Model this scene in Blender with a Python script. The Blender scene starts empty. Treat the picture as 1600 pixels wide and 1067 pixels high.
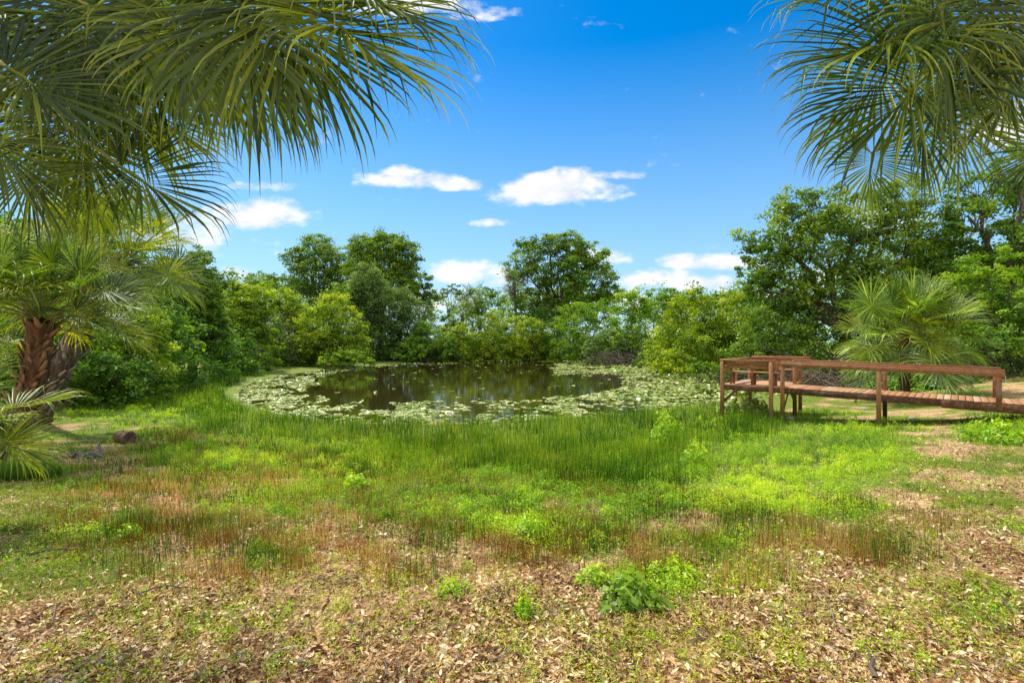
import bpy, math, numpy as np
from mathutils import Vector, noise as mnoise
R = math.radians
rng = np.random.default_rng(11)
scene = bpy.context.scene
COL = scene.collection
F = 800.0            # focal length in pixels of a 1600 px wide picture
CAMZ = 2.6

# ------------------------------------------------------------------ helpers
def norm(a):
    a = np.asarray(a, float)
    return a / np.maximum(np.linalg.norm(a, axis=-1, keepdims=True), 1e-9)

def P(u, v, Y):
    return np.array([(u - 800) / F * Y, Y, CAMZ + (533.5 - v) / F * Y])

POND = np.array([(-13.2, 23.5), (-15.5, 28), (-18.6, 36), (-19, 46), (-16, 58), (-10, 71), (-3, 75), (4, 74), (11, 66),
                 (13, 56), (12.5, 47), (14.5, 39), (15, 33), (13.5, 27), (9.8, 23), (6, 19.6), (2.2, 17.7), (-1, 16.6), (-4.5, 16.4), (-8.4, 17.9)], float)
def smooth_poly(p, it=2):
    for _ in range(it):
        q = np.roll(p, -1, axis=0)
        p = np.stack([p * .75 + q * .25, p * .25 + q * .75], 1).reshape(-1, 2)
    return p
PONDS = smooth_poly(POND)
def pond_dist(x, y):
    """signed distance to the pond edge, positive on land"""
    x = np.atleast_1d(x).astype(float); y = np.atleast_1d(y).astype(float)
    best = np.full(x.shape, 1e9); inside = np.zeros(x.shape, bool)
    n = len(PONDS)
    for i in range(n):
        ax, ay = PONDS[i]; bx, by = PONDS[(i + 1) % n]
        dx, dy = bx - ax, by - ay
        t = np.clip(((x - ax) * dx + (y - ay) * dy) / (dx * dx + dy * dy), 0, 1)
        best = np.minimum(best, np.hypot(x - ax - t * dx, y - ay - t * dy))
        c = ((ay > y) != (by > y)) & (x < (bx - ax) * (y - ay) / (by - ay + 1e-12) + ax)
        inside ^= c
    return np.where(inside, -best, best)
def sstep(t):
    t = np.clip(t, 0, 1); return t * t * (3 - 2 * t)

# cheap tiling-free value noise for arrays
_perm = np.random.default_rng(5).random((256, 256))
def vnoise(x, y):
    xi = np.floor(x).astype(int); yi = np.floor(y).astype(int)
    fx = x - xi; fy = y - yi
    fx = fx * fx * (3 - 2 * fx); fy = fy * fy * (3 - 2 * fy)
    g = lambda a, b: _perm[(a * 7 + b * 131) & 255, (b * 3 + a * 57) & 255]
    return (g(xi, yi) * (1 - fx) + g(xi + 1, yi) * fx) * (1 - fy) + (g(xi, yi + 1) * (1 - fx) + g(xi + 1, yi + 1) * fx) * fy
def fbm(x, y, s=1.0, o=3):
    r = 0; a = .5; t = 0
    for k in range(o):
        r = r + a * vnoise(x / s + 17 * k, y / s + 31 * k); t += a; a *= .5; s *= .5
    return r / t
def ground(x, y):
    x = np.atleast_1d(x).astype(float); y = np.atleast_1d(y).astype(float)
    d = pond_dist(x, y)
    land = .95 * sstep((d - 3.5) / 11) + .08 * (fbm(x, y, 3.1) - .5) * sstep(d / 4)
    land = land + .25 * sstep((x - 12) / 8) * sstep((d - 4) / 5)
    bed = -.06 - .8 * sstep(-d / 4)
    z = np.where(d > 0, land, bed)
    z = np.where((d > 0) & (d < .8), z * sstep(d / .8) - .06 * (1 - sstep(d / .8)), z)
    return z
def g1(x, y): return float(ground(x, y)[0])
def proj(x, y):
    z = ground(x, y); yy = np.maximum(y, .1)
    return 800 + F * x / yy, 533.5 - (z - CAMZ) / yy * F

def link(o, parent=None):
    COL.objects.link(o)
    if parent is not None: o.parent = parent
    return o
def tag(o, label=None, cat=None, group=None, kind=None):
    if label: o['label'] = label
    if cat: o['category'] = cat
    if group: o['group'] = group
    if kind: o['kind'] = kind
    return o
def mesh_np(name, V, Fc, mat, tint=None, smooth=False):
    """V (n,3), Fc (m,k) uniform polygons"""
    V = np.ascontiguousarray(V, np.float32); Fc = np.ascontiguousarray(Fc, np.int32)
    me = bpy.data.meshes.new(name)
    k = Fc.shape[1]
    me.vertices.add(len(V)); me.vertices.foreach_set('co', V.ravel())
    me.loops.add(Fc.size); me.loops.foreach_set('vertex_index', Fc.ravel())
    me.polygons.add(len(Fc)); me.polygons.foreach_set('loop_start', np.arange(0, Fc.size, k, dtype=np.int32))
    me.polygons.foreach_set('loop_total', np.full(len(Fc), k, np.int32))
    if smooth: me.polygons.foreach_set('use_smooth', np.ones(len(Fc), bool))
    if tint is not None:
        a = me.attributes.new('tint', 'FLOAT', 'POINT'); a.data.foreach_set('value', np.ascontiguousarray(tint, np.float32))
    me.update(calc_edges=True)
    if mat: me.materials.append(mat)
    return me
def obj(name, me, parent=None, origin=None):
    """mesh object; origin shifts the pivot there"""
    o = bpy.data.objects.new(name, me)
    if origin is not None:
        me.transform(__import__('mathutils').Matrix.Translation(-Vector(origin)))
        o.location = origin
    if parent is not None: o.location = Vector(o.location) - Vector(parent.location) if origin is not None else (-Vector(parent.location) if tuple(parent.location) != (0, 0, 0) else (0, 0, 0))
    return link(o, parent)
def empty(name, loc):
    o = bpy.data.objects.new(name, None); o.empty_display_size = .3; o.location = [float(c) for c in loc]
    return link(o)

class MB:
    """collects quads"""
    def __init__(s): s.V = []; s.F = []; s.T = []; s.n = 0
    def add(s, V, Fc, t=None):
        V = np.asarray(V, float).reshape(-1, 3); Fc = np.asarray(Fc, int).reshape(-1, 4)
        s.V.append(V); s.F.append(Fc + s.n); s.T.append(np.broadcast_to(np.asarray(.5 if t is None else t, float), (len(V),)).copy()); s.n += len(V)
    def mesh(s, name, mat, smooth=False):
        return mesh_np(name, np.concatenate(s.V), np.concatenate(s.F), mat, np.concatenate(s.T), smooth)
    def tube(s, pts, rad, k=8, t=None, wob=0):
        pts = np.asarray(pts, float); n = len(pts); rad = np.broadcast_to(rad, (n,))
        tan = norm(np.gradient(pts, axis=0))
        ref = np.array([0, 0, 1.]) if abs(tan[0][2]) < .9 else np.array([1., 0, 0])
        ang = np.linspace(0, 2 * math.pi, k, endpoint=False)
        Vs = []
        for i in range(n):
            a = norm(np.cross(tan[i], ref)); b = np.cross(a, tan[i]); ref = b if abs(np.dot(b, tan[i])) < .9 else ref
            rr = rad[i] * (1 + wob * (rng.random(k) - .5))
            Vs.append(pts[i] + (np.cos(ang) * rr)[:, None] * a + (np.sin(ang) * rr)[:, None] * b)
        V = np.concatenate(Vs); Fc = []
        for i in range(n - 1):
            for j in range(k):
                Fc.append((i * k + j, i * k + (j + 1) % k, (i + 1) * k + (j + 1) % k, (i + 1) * k + j))
        s.add(V, Fc, t)
    def box(s, c, ax, ay, az, hx, hy, hz, t=None, bev=0.006):
        """bevelled oriented box: a rounded cross-section swept along ax"""
        c = np.asarray(c, float); ax, ay, az = [norm(a) for a in (ax, ay, az)]
        b = min(bev, hy * .4, hz * .4)
        sec = [(-hy + b, -hz), (hy - b, -hz), (hy, -hz + b), (hy, hz - b), (hy - b, hz), (-hy + b, hz), (-hy, hz - b), (-hy, -hz + b)]
        V = []
        for sx, q in ((-hx, 1 - b / max(hy, hz)), (-hx + b, 1), (hx - b, 1), (hx, 1 - b / max(hy, hz))):
            for y, z in sec: V.append(c + ax * sx + ay * y * q + az * z * q)
        Fc = []
        for i in range(3):
            for j in range(8): Fc.append((i * 8 + j, (i + 1) * 8 + j, (i + 1) * 8 + (j + 1) % 8, i * 8 + (j + 1) % 8))
        for o_, rev in ((0, 0), (24, 1)):
            for q in ((0, 1, 2, 3), (3, 4, 7, 0), (4, 5, 6, 7)):
                q = [o_ + i for i in q]; Fc.append(q if not rev else q[::-1])
        s.add(V, Fc, t)

# ------------------------------------------------------------------ materials
def newmat(name):
    m = bpy.data.materials.new(name); m.use_nodes = True
    nt = m.node_tree; nt.nodes.clear()
    out = nt.nodes.new('ShaderNodeOutputMaterial')
    return m, nt, out
def N(nt, t, **kw):
    n = nt.nodes.new(t)
    for k, v in kw.items():
        if k.startswith('_'): setattr(n, k[1:], v)
        elif isinstance(v, bpy.types.NodeSocket): nt.links.new(v, n.inputs[k.replace('__', ' ')] if not k.startswith('i') or not k[1:].isdigit() else n.inputs[int(k[1:])])
        else:
            (n.inputs[int(k[1:])] if k.startswith('i') and k[1:].isdigit() else n.inputs[k.replace('__', ' ')]).default_value = v
    return n
def ramp(nt, fac, stops, interp='LINEAR'):
    n = nt.nodes.new('ShaderNodeValToRGB'); n.color_ramp.interpolation = interp
    e = n.color_ramp.elements
    while len(e) < len(stops): e.new(.5)
    for i, (p, c) in enumerate(stops): e[i].position = p; e[i].color = (*c, 1)
    nt.links.new(fac, n.inputs[0]); return n.outputs[0]
def mathn(nt, op, a, b=None, c=None, clamp=False):
    n = nt.nodes.new('ShaderNodeMath'); n.operation = op; n.use_clamp = clamp
    for i, v in enumerate((a, b, c)):
        if v is None: continue
        if isinstance(v, bpy.types.NodeSocket): nt.links.new(v, n.inputs[i])
        else: n.inputs[i].default_value = v
    return n.outputs[0]
def leafmat(name, dark, mid, light, trans=.35, gloss=.025, rough=.5, tboost=(1.25, 1.35, .5), varscale=.35):
    m, nt, out = newmat(name)
    at = N(nt, 'ShaderNodeAttribute', _attribute_name='tint').outputs['Fac']
    geo = N(nt, 'ShaderNodeNewGeometry')
    nz = N(nt, 'ShaderNodeTexNoise', Vector=geo.outputs['Position'], Scale=varscale, Detail=2.0)
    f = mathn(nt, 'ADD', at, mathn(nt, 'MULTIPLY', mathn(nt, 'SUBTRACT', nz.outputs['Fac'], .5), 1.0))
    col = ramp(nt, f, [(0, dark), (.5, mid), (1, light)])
    dif = N(nt, 'ShaderNodeBsdfDiffuse', Color=col)
    tc = N(nt, 'ShaderNodeVectorMath', _operation='MULTIPLY', i0=col, i1=tboost)
    tr = N(nt, 'ShaderNodeBsdfTranslucent', Color=tc.outputs[0])
    mx = N(nt, 'ShaderNodeMixShader', Fac=trans, i1=dif.outputs[0], i2=tr.outputs[0])
    gl = N(nt, 'ShaderNodeBsdfGlossy', Color=(.9, .95, 1, 1), Roughness=rough)
    mx2 = N(nt, 'ShaderNodeMixShader', Fac=gloss, i1=mx.outputs[0], i2=gl.outputs[0])
    nt.links.new(mx2.outputs[0], out.inputs[0]); return m
def barkmat(name, c1, c2, scale=6, stretch=(1, 1, .25), bump=.5, rough=.9):
    m, nt, out = newmat(name)
    tc = N(nt, 'ShaderNodeTexCoord')
    mp = N(nt, 'ShaderNodeMapping', Vector=tc.outputs['Object'], Scale=stretch)
    nz = N(nt, 'ShaderNodeTexNoise', Vector=mp.outputs[0], Scale=scale, Detail=6.0, Roughness=.7)
    at = N(nt, 'ShaderNodeAttribute', _attribute_name='tint').outputs['Fac']
    f = mathn(nt, 'ADD', nz.outputs['Fac'], mathn(nt, 'MULTIPLY', mathn(nt, 'SUBTRACT', at, .5), .6))
    col = ramp(nt, f, [(.3, c1), (.7, c2)])
    bp = N(nt, 'ShaderNodeBump', Height=nz.outputs['Fac'], Strength=bump, Distance=.03)
    bs = N(nt, 'ShaderNodeBsdfPrincipled', Base__Color=col, Roughness=rough, Normal=bp.outputs[0])
    nt.links.new(bs.outputs[0], out.inputs[0]); return m

M = {}
M['oak'] = leafmat('oak_leaf', (.04, .09, .01), (.14, .26, .02), (.36, .48, .035), .4)
M['darkgreen'] = leafmat('dark_leaf', (.035, .08, .012), (.12, .23, .025), (.3, .42, .045), .38)
M['midgreen'] = leafmat('mid_leaf', (.04, .1, .01), (.14, .28, .02), (.32, .48, .03), .4)
M['brightgreen'] = leafmat('bright_leaf', (.05, .12, .005), (.19, .36, .01), (.42, .56, .02), .42)
M['yellowgreen'] = leafmat('yellowgreen_leaf', (.08, .15, .006), (.30, .42, .012), (.62, .66, .025), .42)
M['greygreen'] = leafmat('greygreen_leaf', (.06, .11, .025), (.17, .27, .07), (.36, .46, .13), .35)
M['drybrown'] = leafmat('dry_leaf', (.08, .06, .04), (.22, .17, .11), (.36, .29, .2), .15)
M['palm'] = leafmat('palm_leaf', (.022, .05, .005), (.12, .185, .009), (.5, .54, .03), .45, gloss=.035, rough=.4, varscale=1.5, tboost=(1.5, 1.5, .3))
M['palm_yellow'] = leafmat('palm_leaf_yellow', (.05, .1, .006), (.2, .3, .012), (.55, .56, .04), .42, gloss=.04, rough=.4, varscale=1.5, tboost=(1.5, 1.4, .3))
M['palm_silver'] = leafmat('palm_leaf_silver', (.04, .095, .008), (.2, .33, .03), (.62, .72, .16), .4, gloss=.05, rough=.4, varscale=1.5)
M['petiole'] = leafmat('palm_stem', (.1, .13, .015), (.26, .3, .04), (.42, .42, .08), .1, gloss=.06)
M['rush'] = leafmat('rush_blade', (.025, .08, .003), (.12, .27, .006), (.46, .52, .025), .35, gloss=.02, varscale=.8)
M['turf'] = leafmat('turf_blade', (.07, .13, .005), (.28, .38, .01), (.6, .6, .06), .4, gloss=.02)
M['weed'] = leafmat('weed_leaf', (.05, .15, .003), (.28, .5, .006), (.7, .8, .02), .42, gloss=.03)
M['straw'] = leafmat('straw_stalk', (.17, .075, .01), (.5, .28, .05), (.85, .65, .28), .3, gloss=.02, tboost=(1.2, 1, .7))
M['litter'] = leafmat('dead_leaf', (.15, .055, .012), (.6, .38, .17), (1, .84, .56), .12, gloss=.04, rough=.5, tboost=(1.1, 1, .8), varscale=2)
M['pad'] = leafmat('lily_pad_leaf', (.08, .14, .01), (.30, .42, .05), (.85, .85, .45), .2, gloss=.07, rough=.35, varscale=.6)
M['bark'] = barkmat('bark', (.05, .035, .025), (.2, .16, .12), 5)
M['palebark'] = barkmat('pale_bark', (.12, .1, .08), (.34, .3, .25), 5)
M['palmbark'] = barkmat('palm_bark', (.08, .035, .016), (.36, .20, .10), 12)
M['boots_grey'] = barkmat('palm_bark_grey', (.07, .05, .035), (.36, .3, .24), 8)
M['fibre'] = barkmat('log_bark', (.06, .035, .02), (.28, .19, .12), 14)
M['rock'] = barkmat('stone', (.22, .2, .18), (.6, .57, .52), 6, (1, 1, 1))
def woodmat():
    m, nt, out = newmat('stained_wood')
    tc = N(nt, 'ShaderNodeTexCoord'); geo = N(nt, 'ShaderNodeNewGeometry')
    at = N(nt, 'ShaderNodeAttribute', _attribute_name='tint').outputs['Fac']
    oi = N(nt, 'ShaderNodeObjectInfo')
    mp = N(nt, 'ShaderNodeMapping', Vector=tc.outputs['Object'], Scale=(4, 4, 4))
    nz = N(nt, 'ShaderNodeTexNoise', Vector=mp.outputs[0], Scale=3.0, Detail=8.0, Roughness=.78)
    f = mathn(nt, 'ADD', mathn(nt, 'ADD', nz.outputs['Fac'], mathn(nt, 'MULTIPLY', mathn(nt, 'SUBTRACT', at, .5), .8)), mathn(nt, 'MULTIPLY', mathn(nt, 'SUBTRACT', oi.outputs['Random'], .5), .22))
    col = ramp(nt, f, [(.15, (.05, .018, .006)), (.42, (.28, .105, .03)), (.7, (.48, .23, .095)), (.95, (.66, .48, .34))])
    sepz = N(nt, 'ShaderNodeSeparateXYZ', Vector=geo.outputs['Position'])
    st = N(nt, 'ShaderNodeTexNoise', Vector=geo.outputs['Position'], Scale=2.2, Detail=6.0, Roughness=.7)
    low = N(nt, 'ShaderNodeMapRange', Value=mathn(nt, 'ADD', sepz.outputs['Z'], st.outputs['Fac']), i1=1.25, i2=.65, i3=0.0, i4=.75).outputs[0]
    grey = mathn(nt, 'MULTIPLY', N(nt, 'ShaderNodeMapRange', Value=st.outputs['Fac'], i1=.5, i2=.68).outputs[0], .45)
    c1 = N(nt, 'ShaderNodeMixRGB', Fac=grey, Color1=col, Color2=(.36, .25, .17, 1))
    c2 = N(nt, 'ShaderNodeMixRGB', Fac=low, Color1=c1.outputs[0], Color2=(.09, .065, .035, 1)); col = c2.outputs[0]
    bp = N(nt, 'ShaderNodeBump', Height=nz.outputs['Fac'], Strength=.3, Distance=.01)
    bs = N(nt, 'ShaderNodeBsdfPrincipled', Base__Color=col, Roughness=.62, Normal=bp.outputs[0])
    nt.links.new(bs.outputs[0], out.inputs[0]); return m
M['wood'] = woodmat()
def watermat():
    m, nt, out = newmat('pond_water')
    geo = N(nt, 'ShaderNodeNewGeometry')
    mp = N(nt, 'ShaderNodeMapping', Vector=geo.outputs['Position'], Scale=(1, 1.0, 1))
    nz = N(nt, 'ShaderNodeTexNoise', Vector=mp.outputs[0], Scale=1.6, Detail=4.0, Roughness=.6)
    bp = N(nt, 'ShaderNodeBump', Height=nz.outputs['Fac'], Strength=.12, Distance=.03)
    bs = N(nt, 'ShaderNodeBsdfPrincipled', Base__Color=(.03, .022, .006, 1), Roughness=.03, IOR=1.33, Normal=bp.outputs[0])
    nt.links.new(bs.outputs[0], out.inputs[0]); return m
M['water'] = watermat()
def groundmat():
    m, nt, out = newmat('ground_soil')
    geo = N(nt, 'ShaderNodeNewGeometry'); pos = geo.outputs['Position']
    at = N(nt, 'ShaderNodeAttribute', _attribute_name='tint').outputs['Fac']   # 1 = green cover
    n1 = N(nt, 'ShaderNodeTexNoise', Vector=pos, Scale=28.0, Detail=6.0, Roughness=.75)
    n2 = N(nt, 'ShaderNodeTexVoronoi', Vector=pos, Scale=22.0)
    n3 = N(nt, 'ShaderNodeTexNoise', Vector=pos, Scale=1.3, Detail=5.0, Roughness=.65)
    f = mathn(nt, 'ADD', mathn(nt, 'MULTIPLY', n1.outputs['Fac'], .75), mathn(nt, 'MULTIPLY', n2.outputs['Color'], .25))
    n5 = N(nt, 'ShaderNodeTexNoise', Vector=pos, Scale=2.1, Detail=4.0)
    f = mathn(nt, 'ADD', f, mathn(nt, 'MULTIPLY', mathn(nt, 'SUBTRACT', n5.outputs['Fac'], .5), .45))
    brown = ramp(nt, f, [(.3, (.08, .04, .018)), (.46, (.38, .23, .105)), (.6, (.6, .41, .21)), (.75, (.82, .64, .38))])
    green = ramp(nt, n1.outputs['Fac'], [(.3, (.04, .06, .006)), (.5, (.14, .21, .012)), (.7, (.34, .38, .06))])
    gm = ramp(nt, mathn(nt, 'ADD', at, mathn(nt, 'MULTIPLY', mathn(nt, 'SUBTRACT', mathn(nt, 'ADD', mathn(nt, 'MULTIPLY', n3.outputs['Fac'], .5), mathn(nt, 'MULTIPLY', n1.outputs['Fac'], .5)), .5), 1.6)), [(.4, (0, 0, 0)), (.62, (1, 1, 1))])
    mix = N(nt, 'ShaderNodeMixRGB', Fac=gm, Color1=brown, Color2=green)
    bp = N(nt, 'ShaderNodeBump', Height=f, Strength=.7, Distance=.03)
    bs = N(nt, 'ShaderNodeBsdfPrincipled', Base__Color=mix.outputs[0], Roughness=.95, Normal=bp.outputs[0])
    nt.links.new(bs.outputs[0], out.inputs[0]); return m
M['ground'] = groundmat()
def cutmat():
    m, nt, out = newmat('cut_wood')
    tc = N(nt, 'ShaderNodeTexCoord')
    w = N(nt, 'ShaderNodeTexNoise', Vector=tc.outputs['Object'], Scale=25.0, Detail=5.0)
    col = ramp(nt, w.outputs['Fac'], [(.3, (.05, .025, .02)), (.6, (.22, .11, .09)), (.8, (.4, .26, .2))])
    bs = N(nt, 'ShaderNodeBsdfPrincipled', Base__Color=col, Roughness=.9)
    nt.links.new(bs.outputs[0], out.inputs[0]); return m
M['cut'] = cutmat()

# ------------------------------------------------------------------ cover maps (soft patches drawn on the ground plan)
def blob(u, v, cu, cv, ru, rv):
    return np.clip(1.25 - ((u - cu) / ru) ** 2 - ((v - cv) / rv) ** 2, 0, 1)
def cover(x, y):
    """returns rush, weed, turf, stubble densities 0..1"""
    u, v = proj(x, y)
    d = pond_dist(x, y)
    n_a = fbm(x, y, 2.2); n_b = fbm(x + 40, y - 9, .9); n_c = fbm(x - 70, y + 33, .35, 2)
    rush = np.maximum.reduce([blob(u, v, 740, 690, 330, 52), blob(u, v, 930, 720, 190, 65), blob(u, v, 450, 668, 160, 26), blob(u, v, 1040, 660, 130, 40),
                              blob(u, v, 330, 620, 120, 40), blob(u, v, 420, 575, 70, 20) * .8, blob(u, v, 1120, 665, 110, 30)])
    rush = np.clip(rush * 1.5 - np.clip(n_a * .7 + n_b * .9 - .78, 0, 1) * 3.4 * np.clip((v - 675) / 35, 0, 1), 0, 1)
    weed = np.maximum.reduce([blob(u, v, 1170, 722, 290, 80), blob(u, v, 820, 795, 320, 55), blob(u, v, 480, 715, 290, 48) * .85, blob(u, v, 640, 765, 330, 62) * .8, blob(u, v, 900, 880, 500, 60) * .45, blob(u, v, 1290, 670, 150, 30) * .8,
                              blob(u, v, 1560, 670, 70, 28), blob(u, v, 1010, 905, 100, 42) * .9, blob(u, v, 250, 640, 170, 50) * .9, blob(u, v, 1260, 790, 170, 30) * .7])
    weed = np.clip(weed * 1.5 - np.clip(.58 - n_b, 0, 1) * 2.6 * (1 - .75 * blob(u, v, 1170, 725, 260, 75)), 0, 1)
    weed = np.maximum(weed, np.clip((n_b * .5 + n_c * .5 - .6) * 6, 0, 1) * .55)
    turf = np.maximum.reduce([blob(u, v, 60, 830, 260, 140), blob(u, v, 1560, 760, 200, 100) * .7, blob(u, v, 1420, 640, 300, 45) * .9, blob(u, v, 200, 600, 260, 60),
                              blob(u, v, 1350, 950, 400, 120) * .5, blob(u, v, 200, 1000, 260, 80) * .55, blob(u, v, 1400, 590, 300, 30) * .8, blob(u, v, 430, 800, 200, 60) * .35])
    turf = np.maximum(turf, blob(u, v, 170, 680, 200, 60) * .9)
    turf = np.maximum(turf, blob(u, v, 1480, 655, 260, 60) * .75)
    turf = np.clip(turf * 1.25 - np.clip(.6 - n_b * .6 - n_c * .4, 0, 1) * 3.4, 0, 1)
    turf = np.maximum(turf, .08 + .3 * np.clip((n_b * .4 + n_c * .6 - .5) * 5, 0, 1))
    turf = np.where(y > 22, np.maximum(turf, .45), turf)
    stub = np.maximum.reduce([blob(u, v, 560, 800, 520, 140), blob(u, v, 880, 840, 500, 85), blob(u, v, 1150, 855, 320, 70) * .9, blob(u, v, 300, 720, 180, 60) * .7, blob(u, v, 1350, 820, 180, 60) * .4])
    stub = np.clip(stub * 1.5 - np.clip(.55 - n_b, 0, 1) * 2.5, 0, 1)
    rush = np.maximum(rush, .75 * np.clip(1 - np.abs(d - 1.0) / 1.6, 0, 1) * (y < 60) * (x < 9)); dry = d > .1
    return rush * dry, weed * (d > .3), turf * (d > .5), stub * (d > .5)

# ------------------------------------------------------------------ setting: ground and water
def build_ground():
    def axis(fine, lo, hi, step, grow):
        a = [0.0]; s = step
        while a[-1] < hi:
            a.append(a[-1] + s)
            if a[-1] > fine: s *= grow
        b = [0.0]; s = step
        while b[-1] > lo:
            b.append(b[-1] - s)
            if b[-1] < -fine: s *= grow
        return np.array(sorted(set(a + b)))
    xs = axis(9, -2500, 2500, .16, 1.035); ys = axis(16, -400, 3500, .16, 1.03)
    X, Y = np.meshgrid(xs, ys); x = X.ravel(); y = Y.ravel()
    z = ground(x, y)
    near = (np.abs(x) < 25) & (y < 30)
    z = z + np.where(near & (pond_dist(x, y) > 1), .025 * (fbm(x, y, .5) - .5), 0)
    r, w, t, s = cover(x, y)
    g = np.clip(r * .9 + w * .8 + t * .85, 0, 1)
    g = np.where((pond_dist(x, y) < 3) & (y > 17), .95, g); g = np.where(y > 60, .9, g); g = np.where(y < .5, .4, g)
    nx, ny = len(xs), len(ys)
    i = np.arange(ny - 1)[:, None] * nx + np.arange(nx - 1)[None, :]
    Fc = np.stack([i, i + 1, i + nx + 1, i + nx], -1).reshape(-1, 4)
    o = obj('ground', mesh_np('ground', np.stack([x, y, z], 1), Fc, M['ground'], g, True)); tag(o, kind='structure')
build_ground()
def build_water():
    c = PONDS.mean(0); V = [(c[0], c[1], -.1)]
    n = len(PONDS)
    e = PONDS + norm(PONDS - c) * 1.2
    for p in e: V.append((p[0], p[1], -.1))
    me = bpy.data.meshes.new('pond_water'); me.from_pydata(V, [], [(0, i + 1, (i + 1) % n + 1) for i in range(n)]); me.materials.append(M['water'])
    o = obj('pond_water', me); tag(o, kind='structure')
build_water()

# ------------------------------------------------------------------ foliage builders
def rhomb_leaves(C, Nn, L, W, T, rg, axis=None, bend=.0):
    """one folded leaf (rhombus of 4 verts) per centre"""
    n = len(C)
    Nn = norm(Nn)
    a = rg.normal(size=(n, 3)) if axis is None else axis + rg.normal(size=(n, 3)) * .35
    t = norm(a - (a * Nn).sum(1, keepdims=True) * Nn); b = np.cross(Nn, t)
    L = np.broadcast_to(L, (n,))[:, None]; W = np.broadcast_to(W, (n,))[:, None]
    V = np.empty((n, 4, 3))
    V[:, 0] = C - t * L * .5 - Nn * bend * L; V[:, 1] = C + b * W * .5; V[:, 2] = C + t * L * .5 - Nn * bend * L; V[:, 3] = C - b * W * .5
    Fc = np.arange(n * 4).reshape(n, 4)
    return V.reshape(-1, 3), Fc, np.repeat(T, 4)

def blades(X, Y, Z, H, W, T, rg, lean=.25, segs=2):
    """narrow tapering blades, vectorised: quads, top pinched"""
    n = len(X); base = np.stack([X, Y, Z], 1)
    az = rg.random(n) * 2 * math.pi; ln = rg.random(n) ** 1.3 * lean
    ld = np.stack([np.cos(az), np.sin(az), np.zeros(n)], 1)
    az2 = rg.random(n) * 2 * math.pi; s = np.stack([np.cos(az2), np.sin(az2), np.zeros(n)], 1)
    rows = []
    for k in range(segs + 1):
        t = k / segs
        c = base + ld * (H * ln * t * t)[:, None] + np.array([0, 0, 1.]) * (H * t * (1 - .25 * ln * t))[:, None]
        w = (W * (1 - t * .92) * .5)[:, None]
        rows += [c - s * w, c + s * w]
    V = np.stack(rows, 1)
    m = 2 * (segs + 1); Fc = []
    b0 = np.arange(n)[:, None] * m
    for k in range(segs): Fc.append(b0 + np.array([[2 * k, 2 * k + 1, 2 * k + 3, 2 * k + 2]]))
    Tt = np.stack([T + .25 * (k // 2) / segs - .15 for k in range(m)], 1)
    return V.reshape(-1, 3), np.concatenate(Fc), Tt.ravel()

def crown_mesh(name, lobes, mat, leaf, n_clump, per, rg, flat=.6, up=.5, aspect=.55, inner=.45, droop=0, crad=.3, tbias=0):
    """lobes: list of (centre, (rx,ry,rz)); leaves gathered into clumps scattered on and in the lobes"""
    areas = np.array([(r[0] * r[1] * r[2]) ** (2 / 3.) for _, r in lobes]); areas /= areas.sum()
    Vs, Fs, Ts, off = [], [], [], 0
    clumps = []
    allc = np.array([c for c, _ in lobes]); ztop = max(c[2] + r[2] for c, r in lobes); zbot = min(c[2] - r[2] for c, r in lobes)
    for (c, r), ar in zip(lobes, areas):
        k = max(4, int(n_clump * ar))
        d = norm(rg.normal(size=(k, 3)) + np.array([0, 0, .25]))
        rad = inner + (1.04 - inner) * rg.random(k) ** .45
        rad *= 1 + .42 * (rg.random(k) - .3) * (rg.random(k) < .45)
        cc = np.asarray(c) + d * rad[:, None] * np.asarray(r)
        cr = crad * min(r) * (.35 + 1.1 * rg.random(k) ** 1.3) + leaf * .8
        tone = rg.normal(size=k) * .2
        clumps.append(cc)
        m = np.maximum(3, (per * (.5 + rg.random(k)))).astype(int)
        idx = np.repeat(np.arange(k), m); n = len(idx)
        dd = norm(rg.normal(size=(n, 3)) + np.array([0, 0, .35]))
        rr = rg.random(n) ** .5
        pos = cc[idx] + dd * (rr * cr[idx])[:, None] * np.array([1, 1, flat])
        if droop: pos[:, 2] -= droop * rg.random(n) ** 2 * cr[idx]
        nn = dd * .7 + np.array([0, 0, up]) + rg.normal(size=(n, 3)) * .55
        sz = leaf * (.6 + .8 * rg.random(n))
        T = .46 + tbias + tone[idx] + .30 * (pos[:, 2] - cc[idx][:, 2]) / cr[idx] + rg.normal(size=n) * .12 + .14 * ((pos[:, 2] - zbot) / (ztop - zbot) - .5) + .15 * (rad[idx] - .85)  # tint paints in some shading: tops and outer clumps lighter, crown inside darker
        V, Fc, Tt = rhomb_leaves(pos, nn, sz, sz * aspect, T, rg)
        Vs.append(V); Fs.append(Fc + off); Ts.append(Tt); off += len(V)
    return mesh_np(name, np.concatenate(Vs), np.concatenate(Fs), mat, np.concatenate(Ts)), np.concatenate(clumps)

def limb(mb, a, b, r0, r1, rg, n=6, wob=.08, k=6):
    a = np.asarray(a, float); b = np.asarray(b, float); L = np.linalg.norm(b - a)
    t = np.linspace(0, 1, n)
    p = a + (b - a) * t[:, None] + np.array([0, 0, 1.]) * (np.sin(t * math.pi) * L * .08)[:, None]
    p[1:-1] += rg.normal(size=(n - 2, 3)) * L * wob * .5
    mb.tube(p, r0 + (r1 - r0) * t, k)

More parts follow.
